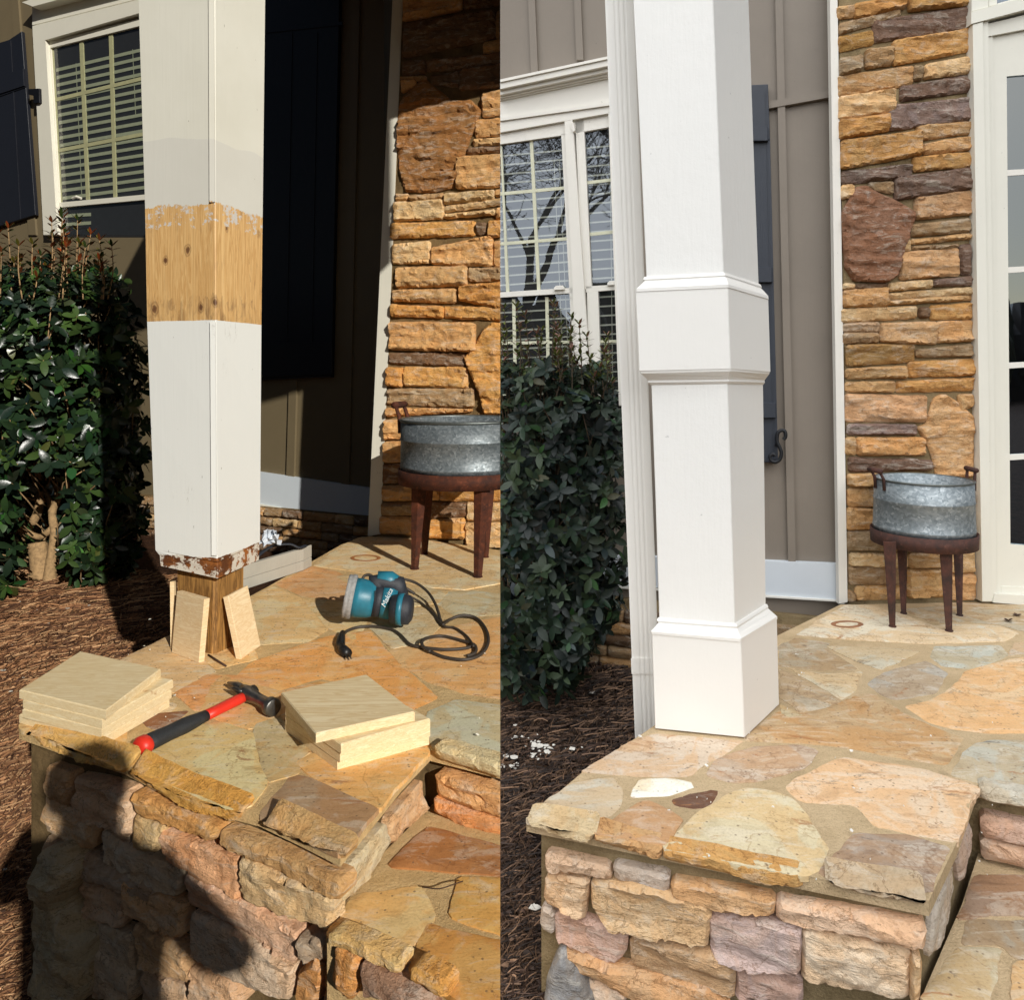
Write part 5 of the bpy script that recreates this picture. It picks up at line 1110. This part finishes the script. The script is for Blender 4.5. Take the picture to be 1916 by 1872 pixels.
# the finished column
col = thing('porch_column', 'finished white square porch column with moulded band and base box', 'column', (.6, 2.25, PZ))
YL2, YC2, YR2 = 2.21, 2.155, 2.372
wp = paint_mat('fresh_white', (236, 234, 228), .42, .10, .04, (70, 70, 10)); wp2 = paint_mat('old_shaft_white', (236, 235, 230), .42, .24, .04, (70, 70, 8))
def rr_(L, Cc, Rr, k): return ring([L, Cc, Rr], YL2 * k, YC2 * k, YR2 * k)
K0, K1 = 1.012, 1.0
def seg(name, rings, mat, bev=.0025): loft([rr_(*r) for r in rings], bev).build(name, mat, col)
seg('upper_shaft', [((1172, -260), (1325, -260), (1394, -260), K0), ((1184, 0), (1334, 0), (1401, 0), K0), ((1197, 260), (1344, 260), (1410, 268), K0), ((1209, 522), (1354, 514), (1420, 536), K0)], wp2)
seg('band_cap_moulding', [((1205, 518), (1355, 510), (1423, 532), K0 - .001), ((1202, 523), (1357, 515), (1426, 537), 1.009), ((1205, 526), (1357, 518), (1425, 540), 1.010), ((1198, 533), (1360, 524), (1431, 546), 1.005), ((1190, 540), (1362, 532), (1438, 554), .999), ((1189, 546), (1363, 538), (1439, 560), .999)], wp)
seg('band_box', [((1188, 546), (1362, 538), (1438, 560), 1.000), ((1192, 618), (1364, 613), (1440, 627), 1.0), ((1195, 694), (1367, 690), (1442, 696), 1.0)], wp)
seg('band_base_moulding', [((1197, 694), (1367, 690), (1441, 696), 1.0005), ((1198, 699), (1367, 695), (1440, 700), 1.001), ((1207, 707), (1364, 704), (1434, 708), 1.006), ((1212, 712), (1363, 710), (1431, 712), 1.009), ((1211, 716), (1364, 714), (1432, 716), 1.009), ((1217, 721), (1362, 719), (1429, 720), K0)], wp)
seg('shaft', [((1218, 718), (1361, 716), (1428, 718), K0), ((1226, 940), (1368, 940), (1431, 935), K0), ((1233, 1163), (1375, 1174), (1433, 1137), K0)], wp2)
seg('base_moulding', [((1230, 1157), (1377, 1168), (1436, 1131), K0 - .001), ((1228, 1162), (1379, 1173), (1438, 1135), 1.009), ((1231, 1166), (1379, 1177), (1438, 1139), 1.010), ((1225, 1174), (1382, 1186), (1446, 1146), 1.005), ((1217, 1182), (1386, 1196), (1455, 1154), .999), ((1218, 1187), (1386, 1202), (1455, 1159), .999)], wp)
yb = [HZ + F * (EZ - PZ - .003) / v for v in (YL2, YC2, YR2)]
seg('base_box', [((1219, 1187), (1386, 1202), (1454, 1159), 1.0), ((1222, 1280), (1390, 1295), (1456, 1240), 1.0), ((1225, yb[0]), (1393, yb[1]), (1458, yb[2]), 1.0)], wp)
# downspout behind it
ds = thing('downspout', 'white ribbed downspout standing behind the finished column', 'downspout', P(1205, 1400, 2.40))
def spout(y0, y1, e0=0.0, name='pipe'):
    m_ = MB(); xs = lambda y: (1132 + 56 * y / 1378 - e0, 1186 + 52 * y / 1378 + e0); vs = []
    prof = [(0, .10), (.04, .02), (.10, 0), (.28, 0), (.31, .07), (.36, .07), (.39, 0), (.45, 0), (.48, .07), (.53, .07), (.56, 0), (.62, 0), (.65, .07), (.70, .07), (.73, 0), (.92, 0), (.97, .02), (1, .10), (1, .9), (0, .9)]
    for y in (y0, y1):
        a, b = xs(y)
        for t, d in prof: vs.append(P(a + (b - a) * t, y, 2.40 + d * .014 - e0 * .002))
    n = len(prof); m_.add(vs, [(i, (i + 1) % n, (i + 1) % n + n, i + n) for i in range(n)] + [tuple(range(n)), tuple(range(n, 2 * n))]); return m_.build(name, wp, ds)
spout(-200, 1250); spout(1232, 1262, 1.6, 'collar'); spout(1255, HZ + F * (EZ + .02) / 2.44, name='lower_pipe')

# tub and stand, right
tub(1.758, 3.20, 1.050, .822, .189, .194, MR, 'galvanised washtub on a rusty stand beside the glass door', [(math.pi * 1.02, .55), (-.12, .05)])
stand(1.758, 3.20, .822, .204, .046, [(1665, 1014, 1670, 1174, 3.06, .026, .012), (1770, 1016, 1776, 1182, 3.04, .027, .0125), (1688, 1010, 1691, 1149, 3.30, .023, .011), (1793, 1010, 1796, 1153, 3.28, .023, .011)], MR,
      'rusty four legged stand on the finished porch beside the glass door', 1728)
for i, (x, y, lab) in enumerate([(1886, 1171, 'small dark dry leaf near the door sill on the finished paving'), (1903, 1153, 'tiny crumpled brown leaf lying closest to the door sill')]):
    m_ = MB(); p = FL(x, y - (0 if i else 8), PZ + .004)
    for j in range(4): leaf_into(m_, p, rnd_dir(random.Random(j + i * 7)) * .3 + Vector((math.cos(j * 1.7), math.sin(j * 1.7), .25)), Vector((0, 0, 1)), .022, .016, rgb((70, 48, 36)), .5, -.2)
    tag(m_.build('dry_leaf', MM['leaf']), lab, 'leaf')

# shrub
def accR(p):
    x, y = pxy(p)
    if x < 915 or y < 690 + 22 * noise.noise((x * .03, 7, 1)): return 0
    lim = 1168 + 14 * noise.noise((1, y * .03, 5))
    if y > 1120: lim = min(lim, 1168 - (y - 1120) * .62 + 14 * noise.noise((1, y * .05, 9)))
    if y < 790: lim = min(lim, 1168 - (790 - y) * .55)
    if x > lim or y > 1300: return 0
    e_ = ((p.x - .08) / .46) ** 2 + ((p.y - 3.52) / .44) ** 2
    if e_ > 1: return 0
    if e_ < .3: return 1 if random.random() < .5 else 0
    return 1
tops = []; rng = random.Random(9)
g1_, g2_, g3_ = rgb((98, 108, 52)), rgb((84, 96, 50)), rgb((132, 96, 84))
for i in range(46):
    x = rng.uniform(925, 1130) if i > 7 else rng.uniform(1110, 1160); Y = rng.uniform(3.15, 3.6); h = rng.uniform(565, 690)
    if x > 1090: h += 60
    tops.append((P(x + rng.uniform(-8, 8), 745, Y), P(x, h, Y), [g1_, g2_, g1_, g3_]))
rg1, rg2, rg3, rg4 = rgb((38, 52, 40)), rgb((28, 40, 33)), rgb((50, 64, 44)), rgb((23, 33, 30))
trR = [([Vector((.10, 3.55, 0)), Vector((.08, 3.5, .3)), Vector((.16, 3.45, .6)), Vector((.2, 3.4, .9))], [.03, .025, .02, .012]), ([Vector((.06, 3.6, 0)), Vector((-.02, 3.55, .35)), Vector((-.1, 3.5, .8))], [.03, .022, .012]), ([Vector((.14, 3.56, 0)), Vector((.26, 3.5, .3)), Vector((.34, 3.45, .6))], [.022, .018, .01])]
shrub('dense dark green shrub with pale new shoots under the window, left of the finished column', (.1, 3.55, 0), accR, (-.12, .58, 3.05, 3.97, .03, 1.6), 1900, .066, [rg1, rg2, rg3, rg4], tops, trR, MR, 31)

# ================================================================ behind the viewer
cur['col'] = COL_R
def bare_tree(x, y, h, seed, label):
    rng = random.Random(seed); t_ = thing('bare_tree', label, 'tree', (x, y, 0)); tr_ = MB(); br = MB()
    def grow(p, d, L, r, lv):
        m_ = tr_ if lv == 0 else br; pts = [p]; q = p
        for i in range(3): d = (d + rnd_dir(rng) * .16 + Vector((0, 0, .05))).normalized(); q = q + d * L / 3; pts.append(q)
        m_.tube(pts, [r, r * .9, r * .8, r * .7], 7 if lv < 2 else 3, caps=False)
        if lv >= 8: return
        for k in range(3 if lv in (0, 1, 4, 5, 6) else 2 + (rng.random() < .3)):
            a = rnd_dir(rng); nd = (d + a * (.75 if lv else .6)).normalized(); grow(pts[-1 - (k == 2)], nd, L * rng.uniform(.66, .84), max(.009, r * rng.uniform(.45, .62)), lv + 1)
    grow(Vector((x, y, 0)), Vector((0, 0, 1)), h * .22, h * .020, 0)
    tr_.build('trunk', MR['twig'], t_); br.build('branches', MR['twig'], t_)
bare_tree(-9.6, -9.5, 15, 3, 'large bare winter tree across the street, mirrored in the window'); bare_tree(-6.4, -10.5, 14, 5, 'bare winter tree further along the street behind the viewer')
bare_tree(-12.5, -11.0, 14, 9, 'bare winter tree on the left side of the street behind the viewer')

wd = MB(); rng = random.Random(40)
for i in range(90):
    x = -45 + i * 1.0 + rng.uniform(-.6, .6); y = -34 + rng.uniform(-4, 4); h = rng.uniform(3.5, 7.5); r = rng.uniform(1.1, 2.2); vs = []; n1_, n2_ = 9, 7
    for j in range(n2_):
        for k in range(n1_):
            a_ = 6.283 * k / n1_; rr2 = r * math.sin(math.pi * (j + .6) / (n2_ + .2)) ** .6 * rng.uniform(.75, 1.2); vs.append((x + math.cos(a_) * rr2, y + math.sin(a_) * rr2, h * j / (n2_ - 1)))
    wd.add(vs, [(j * n1_ + k, j * n1_ + (k + 1) % n1_, (j + 1) * n1_ + (k + 1) % n1_, (j + 1) * n1_ + k) for j in range(n2_ - 1) for k in range(n1_)] + [tuple(range((n2_ - 1) * n1_, n2_ * n1_))], tuple(v * rng.uniform(.6, 1.3) for v in rgb((62, 64, 50))))
wo = wd.build('distant_woods', MR['leaf']); wo['kind'] = 'stuff'; wo['label'] = 'dull far off wood across the street behind the viewer'
# the person taking the picture, whose shadow falls on the wing wall
cur['col'] = COL_L
me = bpy.data.meshes.new('person'); PX_ = .24; PY_ = -.22
V_ = [((0, 0, .92), .19), ((0, .0, 1.08), .185), ((0, 0, 1.25), .20), ((0, -.01, 1.37), .165), ((0, 0, 1.47), .062), ((0, .01, 1.53), .062), ((0, .015, 1.61), .088), ((0, .01, 1.68), .075),
      ((-.17, 0, 1.39), .065), ((-.30, .04, 1.17), .065), ((-.20, .20, 1.24), .036), ((-.14, .22, 1.30), .028), ((.17, 0, 1.39), .065), ((.32, .04, 1.17), .065), ((.05, .18, 1.24), .036), ((-.02, .19, 1.30), .028),
      ((-.10, 0, .84), .10), ((-.11, .01, .48), .065), ((-.11, -.02, .09), .042), ((-.12, .12, .035), .036), ((.10, 0, .84), .10), ((.11, .01, .48), .065), ((.11, -.02, .09), .042), ((.12, .12, .035), .036)]
E_ = [(0, 1), (1, 2), (2, 3), (3, 4), (4, 5), (5, 6), (6, 7), (3, 8), (8, 9), (9, 10), (10, 11), (3, 12), (12, 13), (13, 14), (14, 15), (0, 16), (16, 17), (17, 18), (18, 19), (0, 20), (20, 21), (21, 22), (22, 23)]
V_ = list(V_)
for hb, wr in (((-.14, .22, 1.30), 11), ((-.02, .19, 1.30), 15)):
    for k in range(5):
        x0 = (k - 2) * .016; b = len(V_); ln = [.035, .042, .044, .040, .030][k]
        V_.append(((hb[0] + x0, hb[1] + .015, hb[2] + .045), .011)); V_.append(((hb[0] + x0 * 1.1, hb[1] + .005, hb[2] + .045 + ln), .008)); E_ += [(wr, b), (b, b + 1)]
me.from_pydata([(v[0][0] + PX_, v[0][1] + PY_, v[0][2]) for v in V_], E_, []); po_ = bpy.data.objects.new('person', me); COL_L.objects.link(po_)
sk = po_.modifiers.new('skin', 'SKIN'); lay = me.skin_vertices
if not len(lay):
    bm = bmesh.new(); bm.from_mesh(me); bm.verts.layers.skin.verify(); bm.to_mesh(me); bm.free()
for i, v in enumerate(V_): me.skin_vertices[0].data[i].radius = (v[1], v[1] * (.85 if i in (0, 1, 2, 3) else 1)); me.skin_vertices[0].data[i].use_root = (i == 0)
ss = po_.modifiers.new('sub', 'SUBSURF'); ss.levels = 2; ss.render_levels = 2
C.view_layer.update(); dg = C.evaluated_depsgraph_get(); nm = bpy.data.meshes.new_from_object(po_.evaluated_get(dg)); nm.polygons.foreach_set('use_smooth', [True] * len(nm.polygons))
bpy.data.objects.remove(po_); nm.materials.append(plain('jacket', (60, 66, 80), .9)); po_ = bpy.data.objects.new('person', nm); COL_L.objects.link(po_)
tag(po_, 'person in a dark jacket standing before the porch and holding up a phone', 'person')
mb = MB(); mb.lathe((PX_, PY_ + .01, 1.60), (0, 0, 1), [(-.03, .093), (.02, .104), (.07, .096), (.105, .062), (.118, .0)], 20); o = mb.build('hair', plain('hair', (50, 38, 30), .8), None, True); o.parent = po_
mb = MB(); mb.bev([(PX_ - .13, PY_ + .21, 1.33), (PX_ - .02, PY_ + .19, 1.33), (PX_ - .02, PY_ + .19, 1.47), (PX_ - .13, PY_ + .21, 1.47)], (0, -.009, 0), .002)
tag(mb.build('phone', plain('phone_case', (20, 20, 22), .4, bump=0)), 'dark phone held up by the person before the porch', 'phone')

# ---------------------------------------------------------------- trim what crosses the line between the two photographs
C.view_layer.update()
nrm = Vector((1, -BX, 0)).normalized()
for cc, sg in ((COL_L, 1), (COL_R, -1)):
    for o in list(cc.objects):
        if o.type != 'MESH' or o.name.split('.')[0] in ('ground', 'roof_with_shade_beam', 'person', 'hair', 'phone', 'trunk', 'branches', 'distant_woods'): continue
        M_ = o.matrix_world; n_ = len(o.data.vertices); a = np.empty(n_ * 3); o.data.vertices.foreach_get('co', a); a = a.reshape(-1, 3)
        mm = np.array(M_); w = a @ mm[:3, :3].T + mm[:3, 3]; s = (w @ np.array(nrm)) * sg
        if s.max() <= 0: continue
        if s.min() >= 0: print('outside', o.name); continue
        bm = bmesh.new(); bm.from_mesh(o.data); iv = M_.inverted()
        r = bmesh.ops.bisect_plane(bm, geom=bm.verts[:] + bm.edges[:] + bm.faces[:], plane_co=iv @ Vector((0, 0, 0)), plane_no=(iv.to_3x3() @ nrm) * sg, clear_outer=True, dist=1e-6)
        if not any(k in o.name for k in ('foliage', 'needle', 'straw', 'flakes', 'twigs', 'pane')):
            ed = [e_ for e_ in r['geom_cut'] if isinstance(e_, bmesh.types.BMEdge)]
            try: bmesh.ops.holes_fill(bm, edges=ed, sides=0)
            except Exception: pass
        bm.to_mesh(o.data); bm.free()
print('verts', sum(len(o.data.vertices) for o in bpy.data.objects if o.type == 'MESH'))
